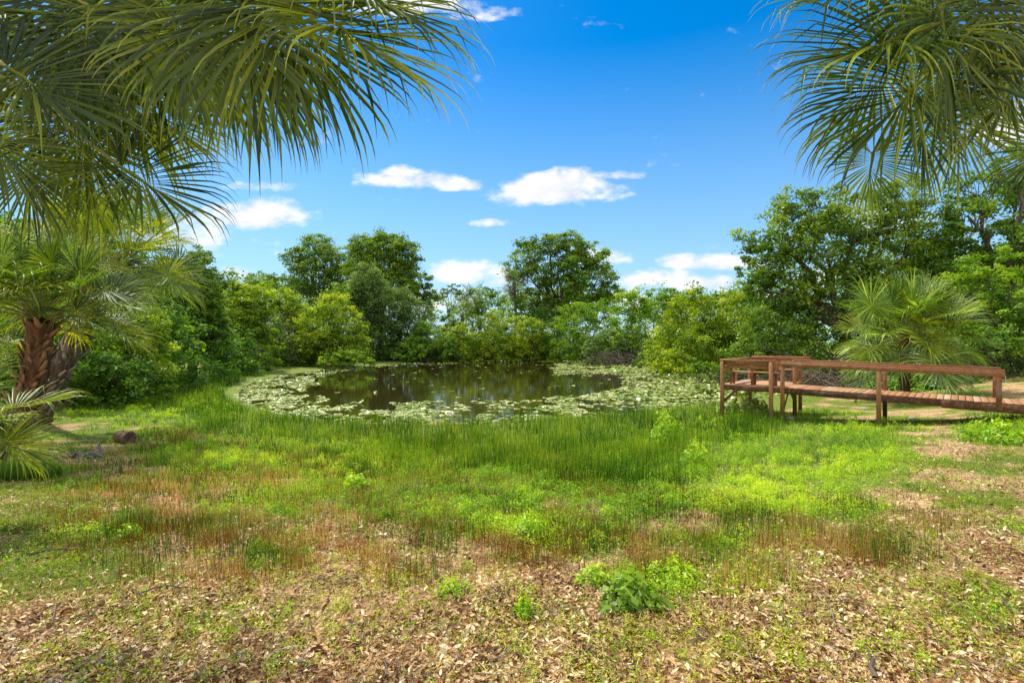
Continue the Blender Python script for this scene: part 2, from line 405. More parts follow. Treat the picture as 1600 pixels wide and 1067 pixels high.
def tree(name, label, cat, u, Y, lobes_px, mat, leaf, n_clump, per, trunk=.25, group=None, seed=0, bark='bark', base=None, twigs=60, dz=.75, yscale=.8, stems=1, skirt=False, **kw):
    """lobes_px: (u, v, ru, rv[, dY]) circles as measured at depth Y"""
    rg = np.random.default_rng(seed + int(u * 7 + Y))
    bx = (u - 800) / F * Y; bz = g1(bx, Y)
    root = empty(name, (bx, Y, bz)); tag(root, label, cat, group)
    lobes = []
    for l in lobes_px:
        dY = l[4] if len(l) > 4 else rg.uniform(-.4, .4) * l[2] / F * Y
        rx = l[2] / F * Y; rz = l[3] / F * Y
        lobes.append((P(l[0], l[1], Y) + np.array([0, dY, 0]), (rx, max(rx, rz) * yscale, rz)))
    if cat == 'bush' or name == 'shrub_tree' or skirt:
        us = [l[0] - l[2] for l in lobes_px] + [l[0] + l[2] for l in lobes_px]; x0 = (min(us) - 800) / F * Y; x1 = (max(us) - 800) / F * Y
        ht = max(c[2] + r[2] for c, r in lobes) - bz; wd = (x1 - x0); k = int(np.clip(wd / max(ht * .35, .3), 3, 7))
        for i in range(k):
            hh = ht * (.16 + .12 * rg.random()); cx = x0 + wd * (.12 + .76 * i / (k - 1)); ww = wd / k * .75
            cy = Y + rg.uniform(-.5, .3) * wd * .3
            lobes.append((np.array([cx, cy, g1(cx, cy) + hh * .85]), (ww, ww * .8, hh)))
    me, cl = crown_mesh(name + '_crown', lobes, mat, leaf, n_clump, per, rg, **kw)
    root_v = Vector(root.location)
    o = bpy.data.objects.new('crown', me); o.location = -root_v; link(o, root)
    mb = MB(); br = MB()
    top = np.mean([c for c, _ in lobes], 0); hi = max(lobes, key=lambda q: q[0][2])[0]
    fork = np.array([bx, Y, bz]) * .45 + top * .55
    fork[2] = bz + (top[2] - bz) * .45
    for s in range(stems):
        off = np.array([rg.normal() * trunk * 1.2, rg.normal() * trunk * 1.2, 0]) if stems > 1 else np.zeros(3)
        pts = np.array([[bx, Y, bz - .15], [bx, Y, bz + .1], [bx, Y, bz + .5], [0, 0, 0], [0, 0, 0]]) + off
        pts[3] = pts[2] * .5 + fork * .5 + rg.normal(size=3) * trunk * .5; pts[4] = fork + off * 2
        mb.tube(pts, np.array([1.5, 1.15, 1, .85, .65]) * trunk, 10, wob=.12)
    for c, r in lobes:
        limb(br, fork + rg.normal(size=3) * .1, c, trunk * .5, trunk * .16, rg)
    sel = cl[rg.choice(len(cl), min(twigs, len(cl)), replace=False)]
    cs = np.array([c for c, _ in lobes])
    for p in sel:
        c = cs[np.argmin(np.linalg.norm(cs - p, axis=1))]
        limb(br, c * .8 + fork * .2, p, trunk * .14, trunk * .04, rg, 4, .15, 4)
    for nm, b in (('trunk', mb), ('branches', br)):
        me = b.mesh(nm, M[bark], True); o = bpy.data.objects.new(nm, me); o.location = -root_v; link(o, root)
    return root

# ------------------------------------------------------------------ palms
TT = np.array([0, .16, .33, .5, .66, .8, .91, 1.0])
def frond_mesh(hub, axis, normal, L, nseg, rg, droop=.9, arc=150, mat='palm', tb=0, wmul=1.0, vlift=.28):
    a = norm(axis); n = norm(np.asarray(normal, float) - np.dot(normal, a) * a); b = np.cross(n, a)
    mb = MB(); th = np.linspace(-R(arc), R(arc), nseg); dth = th[1] - th[0]
    costa = .28 * L
    # costa (midrib running into the blade)
    cp = [hub + a * costa * t + np.array([0, 0, -1]) * .25 * costa * t * t for t in (0, .5, 1, 1.5)]
    mb.tube(cp, [L * .014, L * .011, L * .007, L * .002], 5, .75)
    for q in th:
        q2 = q + rg.normal() * .025
        w0 = max(0, 1 - abs(q) / 1.9)
        o = hub + a * costa * w0 * 1.0 + np.array([0, 0, -1]) * .25 * costa * w0 ** 2
        d = math.cos(q2) * a + math.sin(q2) * b + n * (vlift * abs(math.sin(q2)) + rg.normal() * .05)
        l = L * (.78 + .22 * math.cos(q * .8)) * (.86 + .2 * rg.random()) * (1 - .25 * w0 * .6)
        pos = o.copy(); d = norm(d); tn = rg.normal() * .19 + .42 + tb + (.25 if rg.random() < .1 else 0)
        g = droop * (.6 + .8 * rg.random()); kink = rg.random() < .2; kt = rg.choice([3, 4, 5])
        side = norm(np.cross(n, d)); V = []; T = []
        prev = 0
        for k, t in enumerate(TT):
            if k:
                st = (t - prev) * l; pos = pos + d * st
                d = norm(d + np.array([0, 0, -1]) * g * max(0, t - .5) * 1.5 + np.array([0, 0, -1]) * g * .03 + rg.normal(size=3) * .02)
                if kink and k == kt: d = norm(d + np.array([rg.normal() * .3, rg.normal() * .3, -1.2]))
            prev = t
            side = norm(side - np.dot(side, d) * d); up = np.cross(d, side)
            wf = 2 * (t * l) * math.tan(abs(dth) / 2) * 1.12
            wm = L * .042 * wmul
            w = min(wf, wm) * (1 if t < .34 else max(.04, 1 - ((t - .34) / .66) ** .9))
            w = max(w, .0012)
            V += [pos - side * w * .5, pos - up * w * .28, pos + side * w * .5]
            tt_ = tn + .1 * t + (.35 if t > .85 else 0); T += [tt_, tn - .08, tt_]
        Fc = []
        for k in range(len(TT) - 1):
            for j in (0, 1): Fc.append((k * 3 + j, k * 3 + j + 1, k * 3 + 4 + j, k * 3 + 3 + j))
        mb.add(V, Fc, T)
    return mb.mesh('frond', M[mat], True)
def petiole_mesh(p0, hub, r, sag=.12):
    t = np.linspace(0, 1, 8)[:, None]; L = np.linalg.norm(hub - p0)
    p = p0 + (hub - p0) * t + np.array([0, 0, 1.]) * np.sin(t * math.pi) * L * sag
    mb = MB(); mb.tube(p, np.linspace(r * 1.7, r, 8), 6, np.linspace(.3, .6, 8).repeat(6)); return mb.mesh('petiole', M['petiole'], True)
def add_frond(root, p0, hub, axis, normal, L, nseg, rg, pr=.014, sag=.12, label=None, **kw):
    loc = -Vector(root.location)
    me = frond_mesh(np.asarray(hub, float), axis, normal, L, nseg, rg, **kw)
    f = bpy.data.objects.new('frond', me); f.location = loc; link(f, root)
    if label: f['label'] = label
    p = bpy.data.objects.new('petiole', petiole_mesh(np.asarray(p0, float), np.asarray(hub, float), pr, sag)); link(p, f)
    return f
def palm_trunk(root, base, top, r0, r1, mat, rg, boots=90, bl=.26, smooth_to=0.0):
    mb = MB(); t = np.linspace(0, 1, 24); base = np.asarray(base, float); top = np.asarray(top, float)
    bow = np.array([rg.normal() * .05, rg.normal() * .05, 0]) * np.linalg.norm(top - base)
    path = lambda s: base + (top - base) * s + bow * math.sin(s * math.pi)
    mb.tube([path(s) for s in t], r0 + (r1 - r0) * t, 14, .25, wob=.08)
    axis = norm(top - base); ref = norm(np.cross(axis, [0, 1, .01])); ref2 = np.cross(axis, ref)
    for i in range(boots):
        s = smooth_to + (1 - smooth_to) * i / boots; ang = i * 2.39996 + rg.normal() * .3; s = min(1, max(0, s + rg.normal() * .012)); rr = r0 + (r1 - r0) * s
        out = ref * math.cos(ang) + ref2 * math.sin(ang); tg = np.cross(axis, out)
        c = path(s) + out * rr * .85; l = bl * (.45 + .8 * rg.random()); w = rr * (.42 + .25 * rg.random()); ti = rg.random() * .8 + .1
        lean = .25 + .5 * rg.random(); tp = c + axis * l + out * l * lean + tg * l * rg.normal() * .3
        d = norm(tp - c); nn = norm(np.cross(tg, d))
        # wedge: wide clasping base, narrower cut tip, thick
        sec = []
        for q, ww, th in ((0, w, .03), (.45, w * .8, .035), (1, w * .42, .02)):
            m = c + (tp - c) * q
            sec += [m - tg * ww * .5 - nn * .01, m - nn * th, m + tg * ww * .5 - nn * .01, m + nn * th * .6]
        Fc = [(0, 1, 5, 4), (1, 2, 6, 5), (2, 3, 7, 6), (3, 0, 4, 7), (4, 5, 9, 8), (5, 6, 10, 9), (6, 7, 11, 10), (7, 4, 8, 11), (8, 9, 10, 11)]
        mb.add(sec, Fc, [ti * .4] * 4 + [ti] * 4 + [ti + .25] * 4)
    o = bpy.data.objects.new('trunk', mb.mesh('trunk', M[mat], False)); o.location = -Vector(root.location); link(o, root)
def auto_palm(name, label, base, crown, nf, L, plen, rg, mats, trunk_r=(.2, .18), bark='boots_grey', boots=80, nseg=50, emin=-45, emax=80, bl=.2, group=None, skirt=0, droop=.9, smooth_to=0., cat='palm tree', wmul=1.0):
    root = empty(name, base); tag(root, label, cat, group)
    base = np.asarray(base, float).copy(); crown = np.asarray(crown, float); b0 = base.copy(); b0[2] -= .1
    palm_trunk(root, b0, crown, trunk_r[0], trunk_r[1], bark, rg, boots, bl, smooth_to)
    for i in range(nf):
        az = i * 2.39996 + rg.normal() * .15; s = (i + .5) / nf
        el = R(emax + (emin - emax) * s ** .85 + rg.normal() * 5)
        d = np.array([math.cos(az) * math.cos(el), math.sin(az) * math.cos(el), math.sin(el)])
        pl = plen * (.75 + .35 * rg.random())
        hub = crown + d * pl + np.array([0, 0, -.1 * pl * (1 - math.sin(el))])
        ax = norm(d + np.array([0, 0, -.15 - .6 * s]) + rg.normal(size=3) * .15); up = np.array([0, -.25, .55]) + d * .8 + rg.normal(size=3) * .25
        add_frond(root, crown + d * trunk_r[1] * .6, hub, ax, up, L * (.85 + .3 * rg.random()), nseg, rg, pr=.012 * L / .9, sag=.06, mat=mats[rg.integers(len(mats))], droop=droop * (.8 + .5 * s), tb=rg.normal() * .1, wmul=wmul, vlift=.28)
    for i in range(skirt):   # dead hanging fronds
        az = i * 2.4 + 1; d = np.array([math.cos(az) * .35, math.sin(az) * .35, -1]); hub = crown + d * plen * .7
        add_frond(root, crown, hub, norm(d), np.array([math.cos(az), math.sin(az), .2]), L * .8, nseg // 2, rg, pr=.012, sag=0, mat='drybrown', droop=1.5, label='dead brown frond hanging against the trunk')
    return root

# --- two foreground palms leaning over the viewer
def foreground_palm(name, label, bx, by, crown, specs, seed):
    rg = np.random.default_rng(seed)
    gz = g1(bx, by); root = empty(name, (bx, by, gz)); tag(root, label, 'palm tree')
    palm_trunk(root, (bx, by, gz - .1), crown, .24, .2, 'boots_grey', rg, 120, .24)
    crown = np.asarray(crown, float)
    for (u, v, Y, du, dv, dy, Lpx, mat, nx, tb) in specs:
        hub = P(u, v, Y); ax = norm([du, dy, -dv]); L = Lpx / F * Y
        nr = norm([nx, -.75, .65])
        d = norm(hub - crown)
        add_frond(root, crown + d * .15, hub, ax, nr, L, 70, rg, pr=.012, sag=.06, mat=mat, droop=.95, tb=tb, arc=145, wmul=.95)
    # a few leaves on the far side of the crown, outside the picture
    sg = -1 if bx < 0 else 1
    for az in (0, .7, -.7, 1.4, -1.4):
        d = norm([sg * math.cos(az), math.sin(az) * .9 - .2, .4]); hub = crown + d * 1.5
        add_frond(root, crown, hub, norm(d + np.array([0, 0, -.4])), (0, 0, 1.), .85, 40, rg, mat='palm')
foreground_palm('sabal_palm', 'big fan palm reaching in from beyond the upper left corner with long drooping fronds', -5.2, 2.6, (-4.9, 2.7, 5.2), [
    (505, 25, 3.0, 1, .55, -.1, 255, 'palm', .2, .12), (520, -40, 3.1, 1, .35, .1, 250, 'palm', -.1, .0), (430, -15, 3.0, .35, 1, -.1, 245, 'palm', .1, -.02),
    (330, -20, 3.2, .15, 1, .1, 240, 'palm_yellow', -.1, -.1), (250, -30, 3.3, .0, 1, .0, 225, 'palm', .2, -.1), (395, 40, 3.5, .4, 1, .2, 200, 'palm', -.2, -.15),
    (140, 10, 3.0, -.1, 1, .0, 215, 'palm', .1, -.05), (40, -10, 3.4, .1, 1, .1, 210, 'palm_yellow', 0, -.1), (10, 105, 2.8, 1, .45, .0, 225, 'palm', .1, -.2),
    (190, 262, 3.4, 1, .42, .1, 175, 'palm', .1, -.1), (225, 165, 3.8, .9, .5, .0, 150, 'palm_yellow', -.1, .1), (40, 245, 3.5, .15, 1, .1, 130, 'palm', .2, -.1),
    (90, 60, 3.7, .5, .8, .2, 200, 'palm', 0, -.2), (-40, 190, 3.2, .9, .8, .1, 200, 'palm', .1, 0), (300, 60, 3.9, .6, .8, .2, 190, 'palm_yellow', 0, -.05), (180, 110, 4.0, .5, .9, .2, 190, 'palm', 0, -.05),
    (560, -70, 3.3, 1, .1, .1, 190, 'palm', 0, 0), (460, 10, 3.3, .6, 1, .0, 250, 'palm', .1, -.15), (370, -10, 2.9, .25, 1, .0, 265, 'palm', .0, -.1), (200, -20, 3.6, .2, 1, .1, 235, 'palm', .1, -.2), (90, -30, 3.2, .3, 1, .0, 240, 'palm', -.1, -.15), (270, 30, 3.0, .3, 1, .1, 190, 'palm_yellow', .1, 0), (110, 190, 3.5, .5, .9, .1, 170, 'palm', .1, -.1), (130, 270, 3.9, .3, 1, .1, 120, 'palm_yellow', 0, 0), (60, 160, 3.9, .4, 1, .1, 170, 'palm_yellow', 0, -.1)], 3)
foreground_palm('sabal_palm', 'big fan palm reaching in from beyond the upper right corner with dark drooping fronds', 6.4, 3.7, (6.0, 3.8, 5.4), [
    (1425, 53, 3.8, -1, .18, .0, 237, 'palm', -.2, 0), (1455, 113, 3.9, -.8, .6, .0, 237, 'palm', -.1, -.15), (1470, 8, 3.6, .05, 1, -.1, 218, 'palm', .1, -.05),
    (1362, 240, 4.3, -.2, 1, -.2, 111, 'palm_silver', -.1, .05), (1440, 173, 4.1, .15, 1, .1, 139, 'palm', .1, -.25), (1600, 118, 3.7, -.75, .75, .0, 153, 'palm', -.1, 0),
    (1550, -17, 3.6, .05, 1, .0, 186, 'palm', 0, 0), (1400, -32, 4.0, -1, .1, .1, 199, 'palm_yellow', -.2, 0), (1590, 8, 4.2, -.2, 1, .1, 176, 'palm_yellow', 0, 0),
    (1500, 68, 4.4, -.3, 1, .1, 176, 'palm', 0, -.1), (1400, 98, 4.3, -.7, .6, .2, 186, 'palm_yellow', 0, -.15), (1505, 168, 4.5, -.1, 1, .1, 139, 'palm_yellow', 0, 0), (1480, -62, 3.9, -.5, .8, .1, 213, 'palm', 0, -.1), (1640, 218, 4.3, -.6, .6, .1, 111, 'palm', 0, -.1)], 5)

# --- left middle palms
def pbase(u, Y, dx=0): x = (u - 800) / F * Y; return (x + dx, Y, g1(x + dx, Y))
rg = np.random.default_rng(21)
b = pbase(-12, 9.6); auto_palm('sabal_palm', 'fan palm with thick reddish brown trunk covered in cut leaf bases at left', b, P(64, 500, 9.6), 30, .9, 1.1, rg, ['palm_silver', 'palm', 'palm_silver', 'palm_yellow'], (.21, .2), 'palmbark', 120, 50, 2, 85, .26, wmul=1.1, droop=.7)
b = pbase(15, 12.0); auto_palm('sabal_palm', 'leaning fan palm with grey trunk behind the thick brown palm trunk at left', b, P(155, 425, 12.2), 28, .98, 1.35, rg, ['palm_yellow', 'palm_silver', 'palm_yellow'], (.2, .22), 'boots_grey', 140, 48, -15, 85, .24, wmul=1.2, droop=.75)
b = pbase(215, 15.5); auto_palm('sabal_palm', 'yellowish fan palm with rounded crown right of the leaning palm', pbase(62, 15.5), P(200, 405, 15.2), 28, 1.1, 1.5, rg, ['palm_yellow', 'palm_yellow', 'palm_silver'], (.24, .22), 'boots_grey', 90, 44, -30, 85, .2, wmul=1.3, droop=.75)
b = pbase(-70, 4.7); auto_palm('young_fan_palm', 'low young fan palm at the left edge with bright fronds near the ground', b, P(-70, 690, 4.7), 13, .6, .42, rg, ['palm_yellow'], (.12, .12), 'palmbark', 20, 50, -10, 75, .12, wmul=1.1)
b = pbase(-20, 14); auto_palm('young_fan_palm', 'shaded trunkless fan palm behind the thick brown palm trunk', b, P(-20, 560, 14), 12, .9, .9, rg, ['palm', 'palm_silver'], (.2, .2), 'boots_grey', 20, 40, 0, 80, .15)
# --- right middle palm behind the boardwalk
auto_palm('sabal_palm', 'broad silvery green fan palm with short orange brown trunk behind the boardwalk', pbase(1418, 20.5), P(1418, 530, 20.5), 60, 1.3, 1.75, rg, ['palm_silver', 'palm_silver', 'palm_silver', 'palm_yellow'], (.15, .17), 'palmbark', 60, 44, -34, 85, .2, droop=.55, wmul=1.25)
# --- far palms
auto_palm('sabal_palm', 'dull green fan palm with hanging dead fronds beside the far water left of the gap', pbase(628, 70), P(628, 478, 70), 22, 1.5, 1.6, rg, ['palm_silver', 'palm'], (.3, .25), 'boots_grey', 20, 22, -55, 80, .3, skirt=6, wmul=1.6)
auto_palm('sabal_palm', 'small fan palm at far shore right of the hanging dead frond palm', pbase(662, 72), P(662, 492, 72), 18, 1.4, 1.4, rg, ['palm_silver'], (.3, .25), 'boots_grey', 20, 22, -40, 80, .3, wmul=1.6)
auto_palm('sabal_palm', 'slender tall fan palm with pale trunk left of the big far oak', pbase(801, 78), P(803, 442, 78), 18, 1.3, 1.2, rg, ['palm_silver', 'drybrown'], (.22, .2), 'boots_grey', 10, 20, -60, 80, .3, wmul=1.6)
auto_palm('sabal_palm', 'dusty fan palm among far trees right of the sky gap', pbase(742, 80), P(742, 470, 80), 22, 1.7, 1.7, rg, ['palm_silver', 'palm'], (.3, .25), 'boots_grey', 20, 22, -50, 80, .3, skirt=3, wmul=1.6)
auto_palm('sabal_palm', 'short dusty fan palm below the bare pine at the far shore', pbase(722, 76), P(722, 492, 76), 18, 1.5, 1.5, rg, ['palm_silver', 'palm'], (.3, .25), 'boots_grey', 20, 20, -50, 80, .3, wmul=1.6)

# ------------------------------------------------------------------ trees and bushes
MG, BG, YG, DG, OK_, GG = M['midgreen'], M['brightgreen'], M['yellowgreen'], M['darkgreen'], M['oak'], M['greygreen']
# right big oak
tree('oak_tree', 'large spreading dark green oak right of centre behind the boardwalk', 'tree', 1330, 33, [
    (1215, 370, 55, 42), (1185, 420, 36, 36), (1265, 335, 58, 42), (1330, 350, 62, 45), (1290, 400, 75, 60), (1220, 455, 55, 55), (1370, 400, 70, 65), (1430, 370, 60, 45), (1300, 480, 85, 55),
    (1450, 430, 65, 60), (1390, 315, 48, 30), (1225, 510, 50, 45), (1380, 480, 70, 50), (1180, 455, 28, 24)], OK_, .2, 980, 62, trunk=.42, twigs=160, inner=.35, tbias=.12)
tree('oak_tree', 'tall airy oak with open twiggy crown at the right edge', 'tree', 1560, 30, [
    (1545, 300, 50, 34), (1600, 320, 50, 50), (1500, 340, 38, 26), (1640, 270, 60, 60), (1590, 390, 70, 45), (1540, 420, 50, 45), (1660, 400, 70, 80), (1590, 255, 36, 24)], MG, .19, 480, 50, trunk=.35, twigs=140, inner=.3, crad=.26)
tree('shrub_tree', 'bright green bushy tree behind the silvery palm at right', 'tree', 1540, 26.5, [(1545, 420, 40, 28), (1510, 455, 45, 35), (1580, 460, 50, 40), (1540, 510, 70, 40), (1610, 500, 50, 50)], BG, .17, 330, 50, trunk=.14, stems=3)
tree('shrub_tree', 'green leafy tree between the big oak and the silvery palm', 'tree', 1440, 30, [(1440, 470, 60, 50), (1480, 430, 50, 40), (1400, 530, 60, 35), (1490, 520, 60, 35)], MG, .19, 320, 48, trunk=.15, stems=2)
tree('shrub_tree', 'dark understory bush at right edge beyond the palm', 'bush', 1640, 24, [(1620, 500, 50, 45), (1680, 470, 60, 60), (1560, 535, 50, 25)], MG, .16, 240, 45, trunk=.1, stems=3)
tree('shrub_tree', 'leafy bush under the left side of the big oak', 'bush', 1215, 31, [(1195, 520, 45, 45), (1240, 540, 45, 30), (1170, 555, 32, 28)], OK_, .17, 260, 45, trunk=.1, stems=3, tbias=.05)
# right shore bushes
tree('willow_bush', 'tall yellow green bush beside the water left of the big oak', 'bush', 1130, 37, [(1100, 500, 38, 36), (1150, 490, 40, 38), (1175, 530, 40, 42), (1110, 545, 45, 42), (1150, 570, 45, 25), (1085, 465, 20, 16)], YG, .19, 420, 50, trunk=.1, stems=4, tbias=-.1)
tree('willow_bush', 'feathery yellow green willow bush with pointed top on the right shore', 'bush', 1065, 44, [(1062, 495, 30, 34), (1040, 525, 34, 34), (1085, 530, 40, 38), (1060, 560, 50, 26), (1062, 475, 14, 14)], YG, .2, 360, 48, trunk=.1, stems=4, tbias=-.02)
tree('shrub', 'low yellow green shrub at the waterline left of the boardwalk', 'bush', 1030, 41, [(1025, 570, 26, 12), (1060, 574, 26, 11)], YG, .16, 90, 40, trunk=.05, stems=3, tbias=.1)
tree('shrub', 'low bright green shrub hanging over the lily pads below the willow bush', 'bush', 1110, 33, [(1100, 578, 26, 14), (1140, 582, 24, 14)], BG, .15, 90, 40, trunk=.05, stems=3)
tree('shrub_tree', 'bright green rounded tree behind the right shore bushes', 'tree', 1010, 58, [(985, 480, 30, 24), (1030, 478, 34, 24), (1010, 510, 44, 34), (1055, 470, 24, 14)], BG, .26, 300, 45, trunk=.16, stems=2)
tree('shrub', 'grey green shrub on the far right shore above dark debris', 'bush', 965, 58, [(950, 540, 28, 22), (985, 540, 30, 26), (925, 548, 18, 14)], GG, .22, 240, 42, trunk=.07, stems=4)
tree('shrub_tree', 'vivid green vine covered mound right of the far oak trunk', 'bush', 920, 66, [(905, 505, 36, 30), (940, 495, 32, 26), (885, 530, 34, 24), (945, 530, 32, 26)], BG, .26, 340, 45, trunk=.15, stems=2)
tree('shrub_tree', 'dark green thicket behind the right shore bushes', 'tree', 1115, 62, [(1090, 478, 30, 14), (1130, 474, 36, 14), (1165, 480, 30, 18), (1050, 462, 22, 12), (1200, 490, 40, 26)], MG, .28, 300, 42, trunk=.15, stems=3)
# far oak and surroundings
tree('oak_tree', 'broad tall oak with uneven crown beyond the far shore', 'tree', 868, 80, [
    (825, 395, 26, 24), (850, 380, 20, 16), (812, 425, 24, 22), (845, 430, 30, 28), (890, 385, 26, 20), (925, 400, 26, 22), (935, 435, 28, 26), (900, 425, 28, 28), (870, 455, 34, 26), (950, 460, 24, 20), (830, 470, 24, 24), (880, 400, 24, 26), (870, 490, 44, 26), (930, 480, 30, 24)],
    OK_, .33, 860, 50, trunk=.5, twigs=120, inner=.3, crad=.34, tbias=.14)
tree('vine_column', 'bright green column of vines climbing the far oak', 'vine', 897, 77, [(894, 415, 13, 16), (898, 445, 18, 20), (900, 475, 22, 18)], BG, .26, 160, 46, trunk=.2)
tree('oak_tree', 'tall dark tree with rounded top at left of the far group', 'tree', 492, 84, [
    (488, 392, 32, 24), (465, 408, 20, 20), (515, 410, 28, 26), (490, 432, 34, 26), (520, 450, 30, 26), (470, 450, 22, 18), (500, 480, 40, 26), (545, 435, 26, 30)], DG, .33, 560, 50, trunk=.45, twigs=100, inner=.3, crad=.34, tbias=.2)
tree('oak_tree', 'tallest rounded tree right of the dark tree beyond the far shore', 'tree', 595, 78, [
    (565, 392, 26, 24), (600, 385, 30, 22), (632, 400, 24, 24), (590, 420, 34, 28), (635, 430, 20, 24), (610, 450, 36, 28), (562, 430, 22, 28)], OK_, .33, 700, 50, trunk=.45, twigs=100, inner=.3, crad=.34, tbias=.12)
tree('draped_tree', 'grey green tree draped with foliage down to the far water', 'tree', 590, 68, [
    (575, 445, 30, 34), (570, 490, 36, 36), (612, 480, 34, 34), (590, 525, 44, 32), (635, 515, 30, 30), (560, 460, 20, 30)], GG, .27, 620, 52, trunk=.3, droop=1.0, tbias=.02)
tree('oak_tree', 'narrow leafy tree at the right end of the far left group', 'tree', 655, 82, [(664, 440, 12, 12), (652, 462, 20, 16), (672, 468, 14, 14), (640, 450, 14, 16)], DG, .3, 150, 42, trunk=.2, tbias=.05)
tree('shrub', 'rounded mid green bush at the far water left of the sky gap', 'bush', 668, 66, [(668, 525, 26, 20), (650, 545, 26, 18), (692, 545, 28, 18), (668, 550, 40, 13)], MG, .24, 340, 44, trunk=.08, stems=4, tbias=.06)
tree('shrub', 'yellow green bush below the sky gap at the far water', 'bush', 722, 68, [(720, 520, 22, 16), (712, 542, 26, 18), (742, 545, 24, 16)], YG, .24, 260, 44, trunk=.08, stems=4)
tree('willow_bush', 'tall yellow green willow bush in the middle of the far shore', 'bush', 785, 68, [(775, 505, 26, 20), (800, 515, 28, 22), (770, 538, 30, 22), (805, 543, 32, 18)], YG, .24, 360, 44, trunk=.08, stems=4)
tree('willow_bush', 'yellow green willow bush below the trunk of the far oak', 'bush', 838, 67, [(830, 518, 24, 18), (850, 535, 22, 18), (830, 545, 30, 16)], YG, .24, 280, 44, trunk=.08, stems=4, tbias=-.08)
tree('shrub_tree', 'mixed green thicket behind the middle willow bushes', 'tree', 760, 78, [(760, 490, 30, 20), (700, 500, 20, 18), (820, 488, 22, 20), (850, 500, 26, 24), (790, 470, 14, 12)], MG, .28, 330, 44, trunk=.16, stems=3, tbias=-.08)
tree('shrub_tree', 'small sparse tree right of the bare pine', 'tree', 735, 84, [(724, 460, 12, 9), (750, 455, 13, 9), (770, 462, 12, 9), (738, 475, 16, 12)], DG, .28, 110, 36, trunk=.15, crad=.4)
tree('pine_tree', 'thin pine with sparse flat top in the sky gap', 'pine tree', 703, 95, [(697, 455, 9, 4), (709, 448, 9, 4), (714, 457, 7, 4), (690, 462, 6, 3)], DG, .28, 34, 28, trunk=.2, twigs=30, bark='palebark')
tree('bare_tree', 'nearly leafless tree with thin upright twigs left of the far oak', 'tree', 812, 84, [(805, 438, 10, 14), (816, 450, 8, 10)], M['drybrown'], .16, 24, 8, trunk=.16, twigs=24, bark='palebark')
tree('shrub_tree', 'dark understory thicket beneath the far oak', 'bush', 870, 74, [(860, 525, 26, 28), (880, 500, 22, 20), (905, 540, 26, 18), (850, 550, 26, 10)], DG, .26, 260, 42, trunk=.12, stems=3, tbias=.08)
# left shore
tree('willow_bush', 'large yellow green bush on the left shore beside the lily pads', 'bush', 522, 54, [(520, 480, 28, 22), (505, 510, 34, 28), (545, 515, 28, 28), (520, 545, 46, 24), (490, 545, 28, 20)], YG, .23, 480, 48, trunk=.1, stems=4, tbias=-.06)
tree('shrub', 'low green shrub leaning over the water at the foot of the large left bush', 'bush', 552, 50, [(548, 558, 28, 12), (520, 562, 22, 10), (570, 562, 14, 7)], BG, .19, 130, 40, trunk=.06, stems=3, tbias=.08)
tree('bare_shrub', 'grey brown half dead shrub on the left shore', 'bush', 432, 52, [(430, 515, 20, 22), (435, 540, 24, 14)], M['drybrown'], .16, 130, 30, trunk=.08, stems=4, tbias=-.1)
tree('willow_bush', 'yellow green bush behind the half dead grey shrub', 'bush', 452, 57, [(450, 478, 24, 18), (470, 505, 24, 24), (445, 510, 26, 30), (460, 538, 28, 14)], YG, .24, 320, 46, trunk=.1, stems=4, tbias=-.1)
tree('shrub_tree', 'green tree with yellowish top at left beyond the grassy shore', 'tree', 380, 45, [(370, 470, 30, 26), (400, 475, 26, 26), (355, 505, 30, 30), (390, 515, 34, 30), (365, 545, 28, 16)], YG, .22, 460, 48, trunk=.13, stems=3, tbias=-.14)
tree('oak_tree', 'dark green tree rising behind the left fan palms', 'tree', 300, 34, [(300, 420, 26, 28), (285, 455, 36, 34), (320, 470, 30, 34), (300, 505, 46, 34), (265, 490, 34, 40), (335, 520, 24, 26), (290, 545, 40, 16)], OK_, .19, 620, 50, trunk=.2, stems=2, tbias=-.06)
tree('shrub_tree', 'grey green tree behind the dark left tree', 'tree', 340, 50, [(330, 440, 24, 20), (350, 460, 22, 20), (310, 400, 18, 16)], GG, .22, 200, 42, trunk=.15)
tree('shrub', 'yellow green bush under the left fan palms', 'bush', 190, 22, [(165, 520, 45, 35), (215, 515, 40, 35), (190, 555, 60, 30), (240, 550, 25, 22), (120, 550, 35, 30)], YG, .13, 420, 46, trunk=.07, stems=5, tbias=-.16)
tree('shrub', 'dark shrub mass beneath the left palms', 'bush', 110, 20, [(110, 540, 50, 45), (60, 520, 50, 50), (10, 520, 50, 60), (160, 570, 40, 18)], MG, .13, 420, 44, trunk=.07, stems=5, tbias=-.15)
tree('oak_tree', 'shaded tree behind the palms at the left edge', 'tree', 60, 28, [(30, 400, 60, 60), (110, 400, 60, 50), (60, 470, 90, 60), (180, 430, 50, 50), (-40, 420, 70, 90), (230, 450, 40, 50)], MG, .2, 620, 46, trunk=.3, twigs=80, tbias=-.08)
tree('shrub', 'small dark bush at the foot of the left tree by the grassy shore', 'bush', 372, 40, [(372, 548, 20, 12), (350, 552, 14, 9)], DG, .16, 90, 40, trunk=.05, stems=3)
tree('oak_tree', 'flat topped hazy tree beyond the yellow green left bushes', 'tree', 425, 90, [(410, 440, 22, 12), (440, 442, 24, 13), (460, 455, 26, 14), (395, 455, 20, 12)], DG, .32, 220, 42, trunk=.3, tbias=.12)

